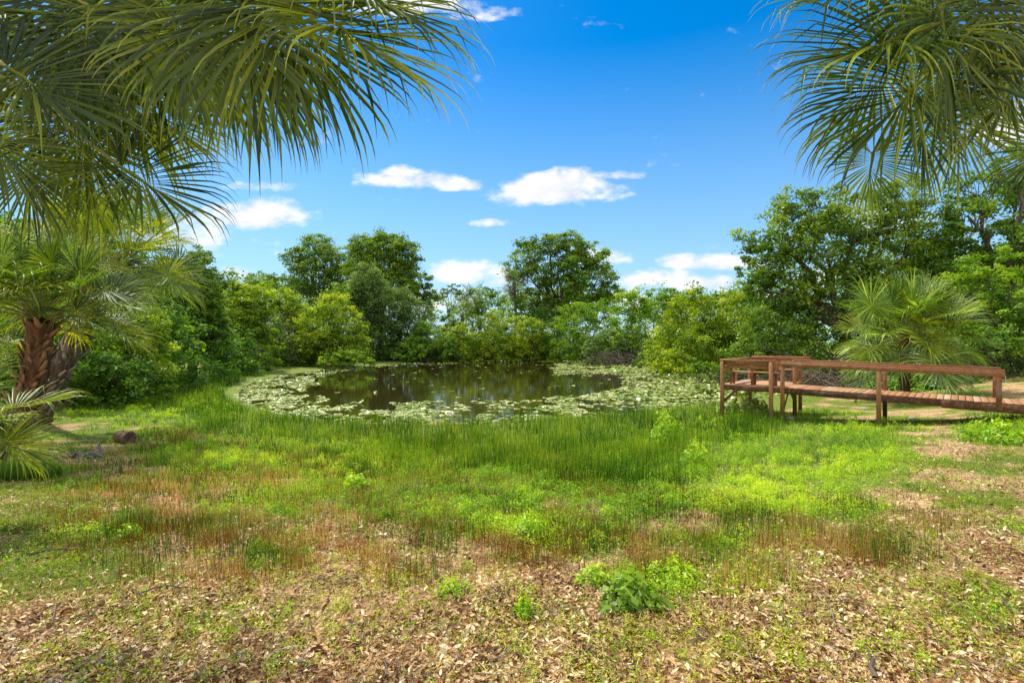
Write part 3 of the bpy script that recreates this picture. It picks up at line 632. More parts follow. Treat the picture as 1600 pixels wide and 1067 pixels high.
# distant woods: one far mass of foliage
def distant_woods():
    rg = np.random.default_rng(77); lobes = []
    for X in np.arange(-150, 190, 7.0):
        Yd = 118 + rg.normal() * 7; h = 11.5 + 3.0 * fbm(np.array([X]), np.array([3.]), 30)[0] * 2 - 2 + rg.normal() * .8
        lobes.append((np.array([X + rg.normal() * 2, Yd, h * .5 + .5]), (6 + rg.random() * 2, 5, h * .52)))
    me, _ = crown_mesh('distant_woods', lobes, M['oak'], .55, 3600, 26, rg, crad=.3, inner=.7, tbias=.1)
    o = obj('distant_woods', me); tag(o, 'low line of far dark green woods behind the pond', 'woods', kind='stuff')
distant_woods()
def side_woods():
    rg = np.random.default_rng(78); lobes = []
    for (x0, y0, x1, y1, h0) in ((-38, 20, -34, 75, 9), (24, 60, 46, 42, 9), (34, 45, 42, 12, 9), (-22, 68, -30, 60, 8)):
        n = int(math.hypot(x1 - x0, y1 - y0) / 4) + 1
        for i in range(n):
            t = i / max(1, n - 1); h = h0 * (.8 + .4 * rg.random())
            lobes.append((np.array([x0 + (x1 - x0) * t + rg.normal() * 1.5, y0 + (y1 - y0) * t + rg.normal() * 1.5, h * .5 + .8]), (3.6, 3.6, h * .52)))
    me, _ = crown_mesh('side_woods', lobes, M['oak'], .34, 2400, 40, rg, crad=.3, inner=.6)
    o = obj('side_woods', me); tag(o, 'shaded green woods closing off both sides of the clearing', 'woods', kind='stuff')
side_woods()
def undergrowth():
    rg = np.random.default_rng(79); lobes = []
    line = np.array([(-17.5, 20), (-19, 30), (-22, 40), (-25, 50), (-22, 60), (-16, 72), (-8, 79), (3, 79), (12, 74), (18, 62), (19, 48), (20, 38), (22, 34), (27, 33), (32, 30)], float)
    for a, b in zip(line[:-1], line[1:]):
        n = int(np.linalg.norm(b - a) / 1.6)
        for i in range(n):
            p = a + (b - a) * i / n + rg.normal(size=2) * .9; h = .9 + 2.3 * rg.random() ** 1.6
            lobes.append((np.array([p[0], p[1], g1(p[0], p[1]) + h * .6]), (1.5, 1.5, h)))
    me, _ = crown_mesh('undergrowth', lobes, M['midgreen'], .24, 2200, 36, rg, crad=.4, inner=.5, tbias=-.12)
    o = obj('undergrowth', me); tag(o, 'tangled low green undergrowth beneath the trees around the pond', 'undergrowth', kind='stuff')
undergrowth()

# ------------------------------------------------------------------ twig piles
def brush_pile(label, u, v, Y, w, h, mat, n, seed):
    rg = np.random.default_rng(seed); x = (u - 800) / F * Y; z = g1(x, Y); mb = MB()
    for i in range(n):
        c = np.array([x + rg.normal() * w * .35, Y + rg.normal() * w * .2, z + abs(rg.normal()) * h * .45])
        d = norm([rg.normal(), rg.normal(), rg.normal() * .35]) * w * (.12 + .3 * rg.random())
        limb(mb, c - d, c + d, .03 * rg.random() + .012, .008, rg, 5, .18, 4)
    root = obj('brush_pile', mb.mesh('brush_pile', M[mat], True), origin=(x, Y, z)); tag(root, label, 'brush pile')
brush_pile('grey tangle of cut branches under the trees at the right edge', 1530, 560, 27, 7, 1.0, 'palebark', 260, 1)
brush_pile('brown dead brush on the far bank below the oak', 903, 553, 73, 6, 2.2, 'palebark', 160, 2)
brush_pile('dark dead branches at the waterline of the right shore', 980, 565, 55, 5, 1.6, 'bark', 160, 3)
brush_pile('dark dry branches beneath the big oak behind the bench', 1260, 560, 27, 6, 1.0, 'bark', 160, 4)
brush_pile('small heap of sticks beside the cut log', 130, 700, 10.2, .7, .08, 'palebark', 12, 5)

# ------------------------------------------------------------------ lily pads
PADREG = []
def pad_mesh(seed, detail=True):
    rg = np.random.default_rng(seed); r = .17; k = 14
    ang = np.linspace(R(12), R(348), k)
    V = [(0, 0, 0)]; rr = r * (1 + .06 * rg.normal(size=k)); lift = .006 * np.sin(ang * 2 + rg.random() * 6) * (1 + rg.random() * 2.5) + .006
    for a, q, l in zip(ang, rr, lift): V.append((q * math.cos(a) * .55, q * math.sin(a) * .55, .004))
    for a, q, l in zip(ang, rr, lift): V.append((q * math.cos(a), q * math.sin(a), l))
    V.append((0, 0, 0)); Fc = []
    # quads only: centre duplicated for pairs
    for i in range(0, k - 1):
        Fc.append((1 + i, 1 + i + 1, 1 + k + i + 1, 1 + k + i))
    for i in range(0, k - 1, 2):
        Fc.append((0, 1 + i, 1 + i + 1, 1 + min(i + 2, k - 1)))
    return np.array(V), np.array([f for f in Fc if len(set(f)) == 4])
def in_open_water(u, v):
    """clear water region without pads, in plan terms of the picture's ground positions"""
    n = 14 * np.sin(u * .045) + 9 * np.sin(u * .11 + 1)
    e1 = ((u - 735) / (238 + 0 * n)) ** 2 + ((v - 598) / 31) ** 2 < 1
    e2 = ((u - 850) / 120) ** 2 + ((v - 590) / 24) ** 2 < 1
    e3 = ((u - 590) / 110) ** 2 + ((v - 612) / 17) ** 2 < 1
    return (e1 | e2 | e3) & ~((u > 872) & (v < 586) & (v > 566))
def lily_pads():
    rg = np.random.default_rng(9)
    n = 52000
    Y = 16 + 60 * rg.random(n) ** 1.35; X = -20 + 36 * rg.random(n)
    d = pond_dist(X, Y); u = 800 + F * X / Y; v = 533.5 + (CAMZ + .1) / Y * F
    n1 = fbm(X, Y, 2.0); n2 = fbm(X + 50, Y * .7, .9)
    u2 = u + 40 * (n1 - .5); v2 = v + 10 * (n2 - .5)
    dens = np.where(in_open_water(u2, v2), 0.004, np.clip((n1 * .35 + n2 * .65 - .41) * 6, .05, 1))
    dens = np.where((u2 > 670) & (u2 < 810) & (v2 > 624), dens * .3, dens)      # ragged bright water
    keep = (d < .35 - .9 * fbm(X, Y, 1.3)) & (rg.random(n) < dens)
    X, Y, v = X[keep], Y[keep], v[keep]; n = len(X)
    rot = rg.random(n) * 6.283; sc = .42 + .65 * rg.random(n); tl = np.abs(rg.normal(size=n)) * .05 + .005; tl = np.where(rg.random(n) < .035, tl + .35, tl); ta = rg.random(n) * 6.283
    order = np.argsort(-sc / Y)
    metas = [pad_mesh(s) for s in range(6)]
    tints = np.clip(.62 + rg.normal(size=n) * .25, 0, 1.15)
    from mathutils import Matrix
    meshes = []
    for s, (V, Fc) in enumerate(metas):
        for tt in (.4, .65, .9): meshes.append(mesh_np('lily_pad', V, Fc, M['pad'], np.full(len(V), tt)))
    for i in order[:300]:
        o = bpy.data.objects.new('lily_pad', meshes[rg.integers(len(meshes))])
        ax = Vector((math.cos(ta[i]), math.sin(ta[i]), 0))
        o.matrix_world = Matrix.Translation((X[i], Y[i], -.092 + .12 * tl[i])) @ Matrix.Rotation(tl[i], 4, ax) @ Matrix.Rotation(rot[i], 4, 'Z') @ Matrix.Scale(sc[i], 4)
        link(o); tag(o, 'round notched green lily pad floating near the close edge of the pond', 'lily pad', 'lily pads nearest the close shore')
    Vs, Fs, Ts, off = [], [], [], 0
    for i in order[300:]:
        V, Fc = metas[i % 6]
        c, s = math.cos(rot[i]), math.sin(rot[i]); W = np.stack([V[:, 0] * c - V[:, 1] * s, V[:, 0] * s + V[:, 1] * c, V[:, 2]], 1) * sc[i]
        lx = W[:, 0] * math.cos(ta[i]) + W[:, 1] * math.sin(ta[i]); W = W * 1.0; W[:, 2] += lx * math.tan(min(tl[i], .9)) + .12 * tl[i]
        W += np.array([X[i], Y[i], -.092]); Vs.append(W); Fs.append(Fc + off); Ts.append(np.full(len(W), tints[i])); off += len(W)
    o = obj('lily_pads', mesh_np('lily_pads', np.concatenate(Vs), np.concatenate(Fs), M['pad'], np.concatenate(Ts))); tag(o, 'dense ring of pale green lily pads covering the edges of the pond', 'lily pads', kind='stuff')
    # emergent pads and marsh leaves close to the right shore
    n = 5200; Y = 23 + 38 * rg.random(n); X = 5 + 11 * rg.random(n); d = pond_dist(X, Y)
    u = 800 + F * X / Y
    k = (d < 1.2) & (d > -5.0) & (u > 955) & (fbm(X, Y, 2.) > .42); X, Y = X[k], Y[k]; n = len(X)
    C = np.stack([X, Y, -.05 + .22 * rg.random(n)], 1); nn = rg.normal(size=(n, 3)) * .3 + np.array([0, -.1, 1])
    sz = .16 + .14 * rg.random(n)
    V, Fc, T = rhomb_leaves(C, nn, sz, sz * .8, .45 + rg.normal(size=n) * .2, rg)
    o = obj('marsh_plants', mesh_np('marsh_plants', V, Fc, M['pad'], T)); tag(o, 'raised marsh leaves along the right side of the pond', 'marsh plants', kind='stuff')
lily_pads()

# ------------------------------------------------------------------ ground cover
def sample(n, y0, y1, p=1.0, spread=1.12, rg=rng):
    """positions, denser towards the viewer"""
    t = rg.random(n); Y = y0 * (y1 / y0) ** (t ** p); X = (rg.random(n) * 2 - 1) * (Y * spread + .8)
    return X, Y
def blade_stuff(name, label, cat, mat, n, y0, y1, key, hmin, hmax, w, lean, seed, tmean=.45, p=1.0, gain=1.0, segs=2, clump=None, wy=0.00045):
    rg = np.random.default_rng(seed); X, Y = sample(n, y0, y1, p, rg=rg)
    dens = cover(X, Y)[key] * gain
    if clump: dens = dens * np.clip((fbm(X, Y, clump, 2) - .42) * 5, 0.04, 1)
    k = rg.random(n) < dens; X, Y = X[k], Y[k]; n = len(X); dk = np.clip(dens[k], 0, 1)
    H = (hmin + (hmax - hmin) * rg.random(n)) * (.55 + .45 * dk) * (.7 + .6 * fbm(X, Y, 1.1, 2))
    H = H * (1 - .45 * np.clip((fbm(X + 5, Y, .6, 2) - .5) * 4, 0, 1)) if hmax > .4 else H
    W = np.maximum(w, Y * wy) * (.6 + .8 * rg.random(n))
    T = tmean + rg.normal(size=n) * .3 + (fbm(X, Y, .8) - .5) * 1.3
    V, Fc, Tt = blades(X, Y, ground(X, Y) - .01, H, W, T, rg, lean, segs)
    o = obj(name, mesh_np(name, V, Fc, M[mat], Tt)); tag(o, label, cat, kind='stuff'); return o
blade_stuff('rush_grass', 'tall fine green rushes growing thick along the near edge of the pond', 'rushes', 'rush', 150000, 6.5, 40, 0, .25, .55, .007, .42, 31, .42, p=.95, wy=.00095)
blade_stuff('turf_grass', 'short green grass in patches over the clearing', 'grass', 'turf', 430000, 2.3, 45, 2, .025, .08, .0035, .9, 32, .5, p=1.0, wy=.0008)
blade_stuff('dry_stubble', 'orange brown upright dead stalks between the weeds', 'dry grass', 'straw', 235000, 3.0, 17, 3, .06, .22, .0045, .4, 33, .38, clump=.26, wy=.00105)
blade_stuff('green_stubble', 'thin dark green stalks scattered among the dead ones', 'grass', 'rush', 150000, 3.0, 17, 3, .08, .26, .0045, .35, 34, .25, clump=.36, wy=.00105)
blade_stuff('shore_grass', 'green grass mixed into the weeds by the boardwalk', 'grass', 'rush', 80000, 7, 30, 1, .08, .22, .006, .5, 35, .5, p=.9, wy=.0009)

def weed_cluster(rg, X, Y, H, Rr, leaf, per, tone, zf=None):
    """bushy little weeds: stems with leaves all round"""
    n = len(X); idx = np.repeat(np.arange(n), per); m = len(idx)
    a = rg.random(m) * 6.283; r = rg.random(m) ** .6; hgt = rg.random(m) ** .8
    x = X[idx] + np.cos(a) * r * Rr[idx]; y = Y[idx] + np.sin(a) * r * Rr[idx]
    z = ground(X, Y)[idx] + H[idx] * hgt * (1 - .55 * r * r) + .005
    nn = np.stack([np.cos(a) * .5, np.sin(a) * .5, np.full(m, .8)], 1) + rg.normal(size=(m, 3)) * .45
    sz = leaf[idx] * (.6 + .8 * rg.random(m))
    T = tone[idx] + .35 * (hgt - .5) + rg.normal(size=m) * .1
    return rhomb_leaves(np.stack([x, y, z], 1), nn, sz, sz * .45, T, rg)
def weeds():
    rg = np.random.default_rng(41); n = 150000
    X, Y = sample(n, 3.0, 24, 1.0, rg=rg); dens = cover(X, Y)[1] * .75
    dens = dens * np.clip((fbm(X + 9, Y, .5, 2) - .42) * 6, 0.03, 1)
    k = rg.random(n) < dens * .7; X, Y = X[k], Y[k]; n = len(X)
    H = (.05 + .13 * rg.random(n)) * (.6 + .8 * fbm(X, Y, .8)); Rr = .03 + .05 * rg.random(n)
    leaf = np.maximum(.022, Y * .0019); tone = .55 + (fbm(X, Y, 1.2) - .5) * 1.0 + rg.normal(size=n) * .08
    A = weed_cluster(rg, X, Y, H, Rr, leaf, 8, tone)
    parts = [A]
    # bushlets
    n = 13000; X, Y = sample(n, 4.2, 22, 1.0, rg=rg); dens = cover(X, Y)[1]
    k = rg.random(n) < dens ** 1.2 * np.clip((fbm(X + 9, Y, .42, 2) - .46) * 9, .03, 1); X, Y = X[k], Y[k]; n = len(X)
    parts.append(weed_cluster(rg, X, Y, (.07 + .17 * rg.random(n)) * np.clip(Y / 9, .6, 1.1), .06 + .15 * rg.random(n) ** 2, np.maximum(.024, Y * .0022), 110, .5 + (fbm(X, Y, 1.5) - .5) * 1.2 + rg.normal(size=n) * .12))
    # upright sprigs scattered over the litter
    n = 9000; X, Y = sample(n, 2.4, 14, .9, rg=rg); k = rg.random(n) < np.clip((fbm(X + 3, Y + 8, .9, 2) - .36) * 3.2, .12, 1) * .8; X, Y = X[k], Y[k]; n = len(X)
    parts.append(weed_cluster(rg, X, Y, .04 + .11 * rg.random(n) ** 1.5, .025 + .06 * rg.random(n), np.maximum(.014, Y * .0026), 30, .5 + rg.normal(size=n) * .22))
    V = np.concatenate([p[0] for p in parts]); T = np.concatenate([p[2] for p in parts]); Fc = []; off = 0
    for p in parts: Fc.append(p[1] + off); off += len(p[0])
    Fc = np.concatenate(Fc)
    o = obj('weed_cover', mesh_np('weed_cover', V, Fc, M['weed'], T)); tag(o, 'bright green small leaved weeds spreading over the ground', 'weeds', kind='stuff')
    # creeping broad green in the foreground turf
    n = 60000; X, Y = sample(n, 2.3, 12, 1.0, rg=rg); dens = np.maximum(cover(X, Y)[2], .2)
    dens = dens * np.clip((fbm(X + 19, Y, .5, 3) - .45) * 6, 0.02, 1)
    k = rg.random(n) < dens; X, Y = X[k], Y[k]; n = len(X)
    V, Fc, T = weed_cluster(rg, X, Y, .02 + .05 * rg.random(n), .03 + .04 * rg.random(n), np.maximum(.02, Y * .0018), 9, .45 + rg.normal(size=n) * .15)
    o = obj('creeping_weeds', mesh_np('creeping_weeds', V, Fc, M['turf'], T)); tag(o, 'low creeping green leaves mixed with the fallen leaves', 'weeds', kind='stuff')
weeds()

def leaf_litter():
    rg = np.random.default_rng(51); n = 230000
    X, Y = sample(n, 2.2, 15, 1.15, rg=rg)
    r, w, t, s = cover(X, Y)
    patch = np.clip((fbm(X, Y, .8) - .3) * 3, .25, 1)
    dens = np.clip(1 - r * 1.4 - w * .5 - t * .62 - s * .22, 0.03, 1) * patch
    dens *= np.clip(1.25 - (Y - 4.5) / 11, .25, 1)
    k = rg.random(n) < dens; X, Y = X[k], Y[k]; n = len(X)
    C = np.stack([X, Y, ground(X, Y) + .008 + .022 * rg.random(n)], 1)
    nn = norm(rg.normal(size=(n, 3)) * .5 + np.array([0, 0, 1])); a = rg.normal(size=(n, 3)); tt = norm(a - (a * nn).sum(1, keepdims=True) * nn); b = np.cross(nn, tt)
    L = (.033 * np.exp(np.clip(rg.normal(size=n) * .33, -1, .55)))[:, None]; W = L * (.25 + .28 * rg.random(n))[:, None]; cu = (rg.random(n) * .5 - .1)[:, None]
    rows = []
    for s_, ww in ((-.5, .03), (-.22, .9), (.12, 1.0), (.5, .04)):
        lift = nn * (L * cu * (s_ * 2) ** 2 * .5); fold = nn * (W * .35 * ww)
        rows += [C + tt * L * s_ + lift - b * W * ww * .5 + fold, C + tt * L * s_ + lift, C + tt * L * s_ + lift + b * W * ww * .5 + fold]
    V = np.stack(rows, 1).reshape(-1, 3); b0 = np.arange(n)[:, None] * 12; Fc = []
    for q in range(3):
        for j in (0, 1): Fc.append(b0 + np.array([[q * 3 + j, q * 3 + j + 1, q * 3 + 4 + j, q * 3 + 3 + j]]))
    T = np.repeat(np.clip(.47 + rg.normal(size=n) * .31 - .45 * (rg.random(n) < .18) + (fbm(X, Y, .9) - .5) * .5, 0, 1), 12)
    o = obj('leaf_litter', mesh_np('leaf_litter', V, np.concatenate(Fc), M['litter'], T, False)); tag(o, 'fallen dry tan oak leaves carpeting the foreground', 'fallen leaves', kind='stuff')
    # fine straw and twig bits
    n = 60000; X, Y = sample(n, 2.3, 13, 1.1, rg=rg); r, w, t, s = cover(X, Y); k = rg.random(n) < np.clip(.75 - r - w * .4, 0, 1); X, Y = X[k], Y[k]; n = len(X)
    C = np.stack([X, Y, ground(X, Y) + .006 + .03 * rg.random(n)], 1); nn = rg.normal(size=(n, 3)) * .4 + np.array([0, 0, 1])
    V, Fc, T = rhomb_leaves(C, nn, .03 + .07 * rg.random(n), .003 + .003 * rg.random(n), np.clip(.5 + rg.normal(size=n) * .3, 0, 1), rg)
    o = obj('straw_litter', mesh_np('straw_litter', V, Fc, M['straw'], T)); tag(o, 'fine dry straw and twig bits lying among the leaves', 'straw', kind='stuff')
leaf_litter()

# a few plants that stand out on their own
def twigs():
    rg = np.random.default_rng(91); mb = MB(); X, Y = sample(900, 2.4, 12, 1.0, rg=rg)
    for x, y in zip(X, Y):
        z = g1(x, y); l = .04 + .14 * rg.random() ** 2; a = rg.random() * 6.283; d = np.array([math.cos(a), math.sin(a), rg.normal() * .12]) * l; c = np.array([x, y, z + .025])
        limb(mb, c - d, c + d, .0022 + .0025 * rg.random(), .0012, rg, 4, .12, 4)
    o = obj('fallen_twigs', mb.mesh('fallen_twigs', M['palebark'], True)); tag(o, 'small broken twigs scattered through the fallen leaves', 'twigs', kind='stuff')
twigs()
def ground_at(u, v):
    lo, hi = 2.0, 80.0
    Ys = np.linspace(lo, hi, 6000); Xs = (u - 800) / F * Ys
    vv = 533.5 + (CAMZ - ground(Xs, Ys)) / Ys * F
    i = np.argmin(np.abs(vv - v)); return Xs[i], Ys[i]
def lone_plant(name, label, cat, u, v, wpx, hpx, mat, leafpx, n, seed, stems=8, aspect=.4):
    rg = np.random.default_rng(seed); x, y = ground_at(u, v); z = g1(x, y); w = wpx / F * y * .5; h = hpx / F * y; lf = leafpx / F * y
    root = empty(name, (x, y, z)); tag(root, label, cat)
    a = rg.random(n) * 6.283; r = rg.random(n) ** .55; hh = rg.random(n) ** .7 * np.sqrt(np.clip(1 - r * r * .9, 0, 1))
    lump = 1 + .28 * np.sin(a * 3 + seed) + .2 * np.sin(a * 7 + 2 * seed); r = r * lump; hh = hh * (1 + .3 * np.sin(a * 4 + seed * 3)) * (.55 + .45 * rg.random(n))
    Ps = np.stack([x + np.cos(a) * r * w, y + np.sin(a) * r * w, z + hh * h + .01], 1)
    nn = np.stack([np.cos(a) * .5, np.sin(a) * .5, np.full(n, .8)], 1) + rg.normal(size=(n, 3)) * .4; sz = lf * (.6 + .8 * rg.random(n))
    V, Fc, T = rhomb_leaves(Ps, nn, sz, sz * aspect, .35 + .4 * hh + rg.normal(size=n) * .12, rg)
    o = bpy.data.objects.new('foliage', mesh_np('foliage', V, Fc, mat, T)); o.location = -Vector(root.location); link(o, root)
    mb = MB()
    for i in range(stems):
        q = Ps[rg.integers(n)]; limb(mb, (x + rg.normal() * w * .1, y + rg.normal() * w * .1, z - .01), q, .004, .002, rg, 4, .1, 4)
    o = bpy.data.objects.new('stems', mb.mesh('stems', M['petiole'], True)); o.location = -Vector(root.location); link(o, root)
lone_plant('leafy_weed', 'compact bright green round weed clump standing alone left of centre', 'weed', 555, 772, 42, 34, M['weed'], 8, 900, 1)
lone_plant('leafy_weed', 'bright green feathery weed clump just right of picture centre', 'weed', 830, 845, 60, 42, M['weed'], 7, 1300, 2)
lone_plant('broadleaf_plant', 'dark green broad leaved plant in the right foreground leaf litter', 'plant', 985, 945, 92, 46, M['midgreen'], 13, 380, 3, aspect=.75)
lone_plant('leafy_weed', 'mid green weed beside the left of the broad leaved plant', 'weed', 932, 912, 60, 36, M['weed'], 8, 460, 4)
lone_plant('leafy_weed', 'mid green weed beside the right of the broad leaved plant', 'weed', 1055, 905, 80, 34, M['weed'], 8, 560, 5)
lone_plant('leafy_weed', 'narrow upright green weed in the leaf litter below centre', 'weed', 818, 965, 28, 44, M['weed'], 9, 260, 6)
lone_plant('leafy_weed', 'small bushy weed left of the upright weed in the leaf litter', 'weed', 706, 930, 54, 32, M['weed'], 7, 360, 7)
lone_plant('leafy_weed', 'bright low weed patch at left amid dry stalks', 'weed', 203, 842, 34, 24, M['weed'], 8, 300, 8)
lone_plant('dog_fennel', 'tall feathery bright green plant in the rushes left of the boardwalk', 'plant', 1040, 695, 44, 58, M['weed'], 6, 800, 9, stems=20)
lone_plant('dog_fennel', 'bright upright feathery plant among weeds right of the rushes', 'plant', 1085, 728, 40, 36, M['weed'], 6, 600, 10, stems=14)
lone_plant('marsh_shrub', 'pale leaved marsh plant growing under the boardwalk platform', 'plant', 1165, 648, 70, 38, M['pad'], 9, 520, 11, aspect=.6)
lone_plant('fern_clump', 'green fern clump behind the middle of the boardwalk', 'fern', 1400, 612, 70, 34, M['brightgreen'], 10, 900, 12, aspect=.3)
lone_plant('fern_clump', 'larger fern clump behind the boardwalk below the silvery palm', 'fern', 1455, 606, 70, 30, M['midgreen'], 10, 800, 13, aspect=.3)
lone_plant('leafy_weed', 'rounded green weed patch at right edge in front of the ramp', 'weed', 1560, 690, 80, 34, M['weed'], 8, 900, 14)
def tuft():
    rg = np.random.default_rng(61); x, y = ground_at(38, 748); n = 5000
    a = rg.random(n) * 6.283; r = rg.random(n) ** .5 * .42; X = x + np.cos(a) * r; Y = y + np.sin(a) * r
    V, Fc, T = blades(X, Y, ground(X, Y) - .01, .38 * (1.1 - r) * (.6 + .5 * rg.random(n)), np.full(n, .005), .3 + rg.normal(size=n) * .12, rg, 1.0, 3)
    o = obj('grass_tuft', mesh_np('grass_tuft', V, Fc, M['brightgreen'], T), origin=(x, y, g1(x, y))); tag(o, 'dense dark green grass tuft under the low young palm at left', 'grass tuft')
tuft()

# ------------------------------------------------------------------ log, sticks and stones
def log():
    x, y = ground_at(196, 692); z = g1(x, y); r = .13 / 11 * y; root = empty('cut_log', (x, y, z)); tag(root, 'short fibrous brown cut log lying on its side in the grass', 'log')
    rg = np.random.default_rng(3); d = norm([.85, -.5, 0]); c = np.array([x, y, z + r * .92]); hl = .2 / 11 * y
    mb = MB(); pts = [c + d * t for t in np.linspace(-hl, hl, 12)]; mb.tube(pts, r * (1 + .05 * rg.normal(size=12)), 24, wob=.12)
    o = bpy.data.objects.new('bark', mb.mesh('bark', M['fibre'], False)); o.location = -Vector(root.location); link(o, root)
    for s in (-1, 1):
        mb = MB(); e = c + d * hl * s; up = np.array([0, 0, 1.]); b = np.cross(d, up); ring = [0, .35, .7, .97]; V = []; k = 24
        for q in ring:
            for a in np.linspace(0, 6.283, k, endpoint=False): V.append(e + (up * math.cos(a) + b * math.sin(a)) * r * q - d * s * (.06 * (1 - q) * (rg.random() + .2) - .004))
        mb.add(V, [(i * k + j, i * k + (j + 1) % k, (i + 1) * k + (j + 1) % k, (i + 1) * k + j) for i in range(3) for j in range(k)])
        o = bpy.data.objects.new('cut_end', mb.mesh('cut_end', M['cut'], False)); o.location = -Vector(root.location); link(o, root)
log()
def stick(label, u, v, du, dy, l, r, seed):
    rg = np.random.default_rng(seed); x, y = ground_at(u, v); z = g1(x, y); d = norm([du, dy, 0]) * l / 2; c = np.array([x, y, z + .03]); mb = MB()
    limb(mb, c - d, c + d, r, r * .4, rg, 8, .06, 6)
    limb(mb, c + d * .2, c + d * .6 + np.array([rg.normal() * .05, .06, .04]), r * .5, r * .2, rg, 4, .1, 5)
    o = obj('fallen_stick', mb.mesh('fallen_stick', M['bark'], True), origin=(x, y, z)); tag(o, label, 'stick')
stick('thin dark stick lying in the leaves at lower left', 262, 930, 1, .25, .34, .007, 1)
stick('curved pale brown bark strip in the leaves at lower right', 1365, 1050, .5, .8, .2, .013, 2)
stick('small dark stick in dry grass at left below the green edge', 90, 868, 1, .2, .4, .01, 3)
def stone(label, u, v, s, seed):
    rg = np.random.default_rng(seed); x, y = ground_at(u, v); z = g1(x, y); k = 12; V = []; rows = 7
    for i in range(rows):
        f = math.pi * (i + .15) / (rows - .7)
        for j in range(k):
            a = 6.283 * j / k; q = s * (1 + .25 * (rg.random() - .5)); V.append((x + q * math.sin(f) * math.cos(a), y + q * .7 * math.sin(f) * math.sin(a), z + s * .15 + q * .45 * math.cos(f)))
    mb = MB(); mb.add(V, [(i * k + j, i * k + (j + 1) % k, (i + 1) * k + (j + 1) % k, (i + 1) * k + j) for i in range(rows - 1) for j in range(k)])
    mb.add([V[0], V[3], V[6], V[9]], [(0, 1, 2, 3)])
    o = obj('stone', mb.mesh('stone', M['rock'], False), origin=(x, y, z)); tag(o, label, 'stone')
stone('pale grey stone at the foot of the boardwalk post by the platform', 1236, 655, .17, 1)
stone('small white stone on the grass under the ramp', 1426, 655, .13, 2)
stone('flat pale stone beneath the middle of the boardwalk', 1350, 640, .16, 3)

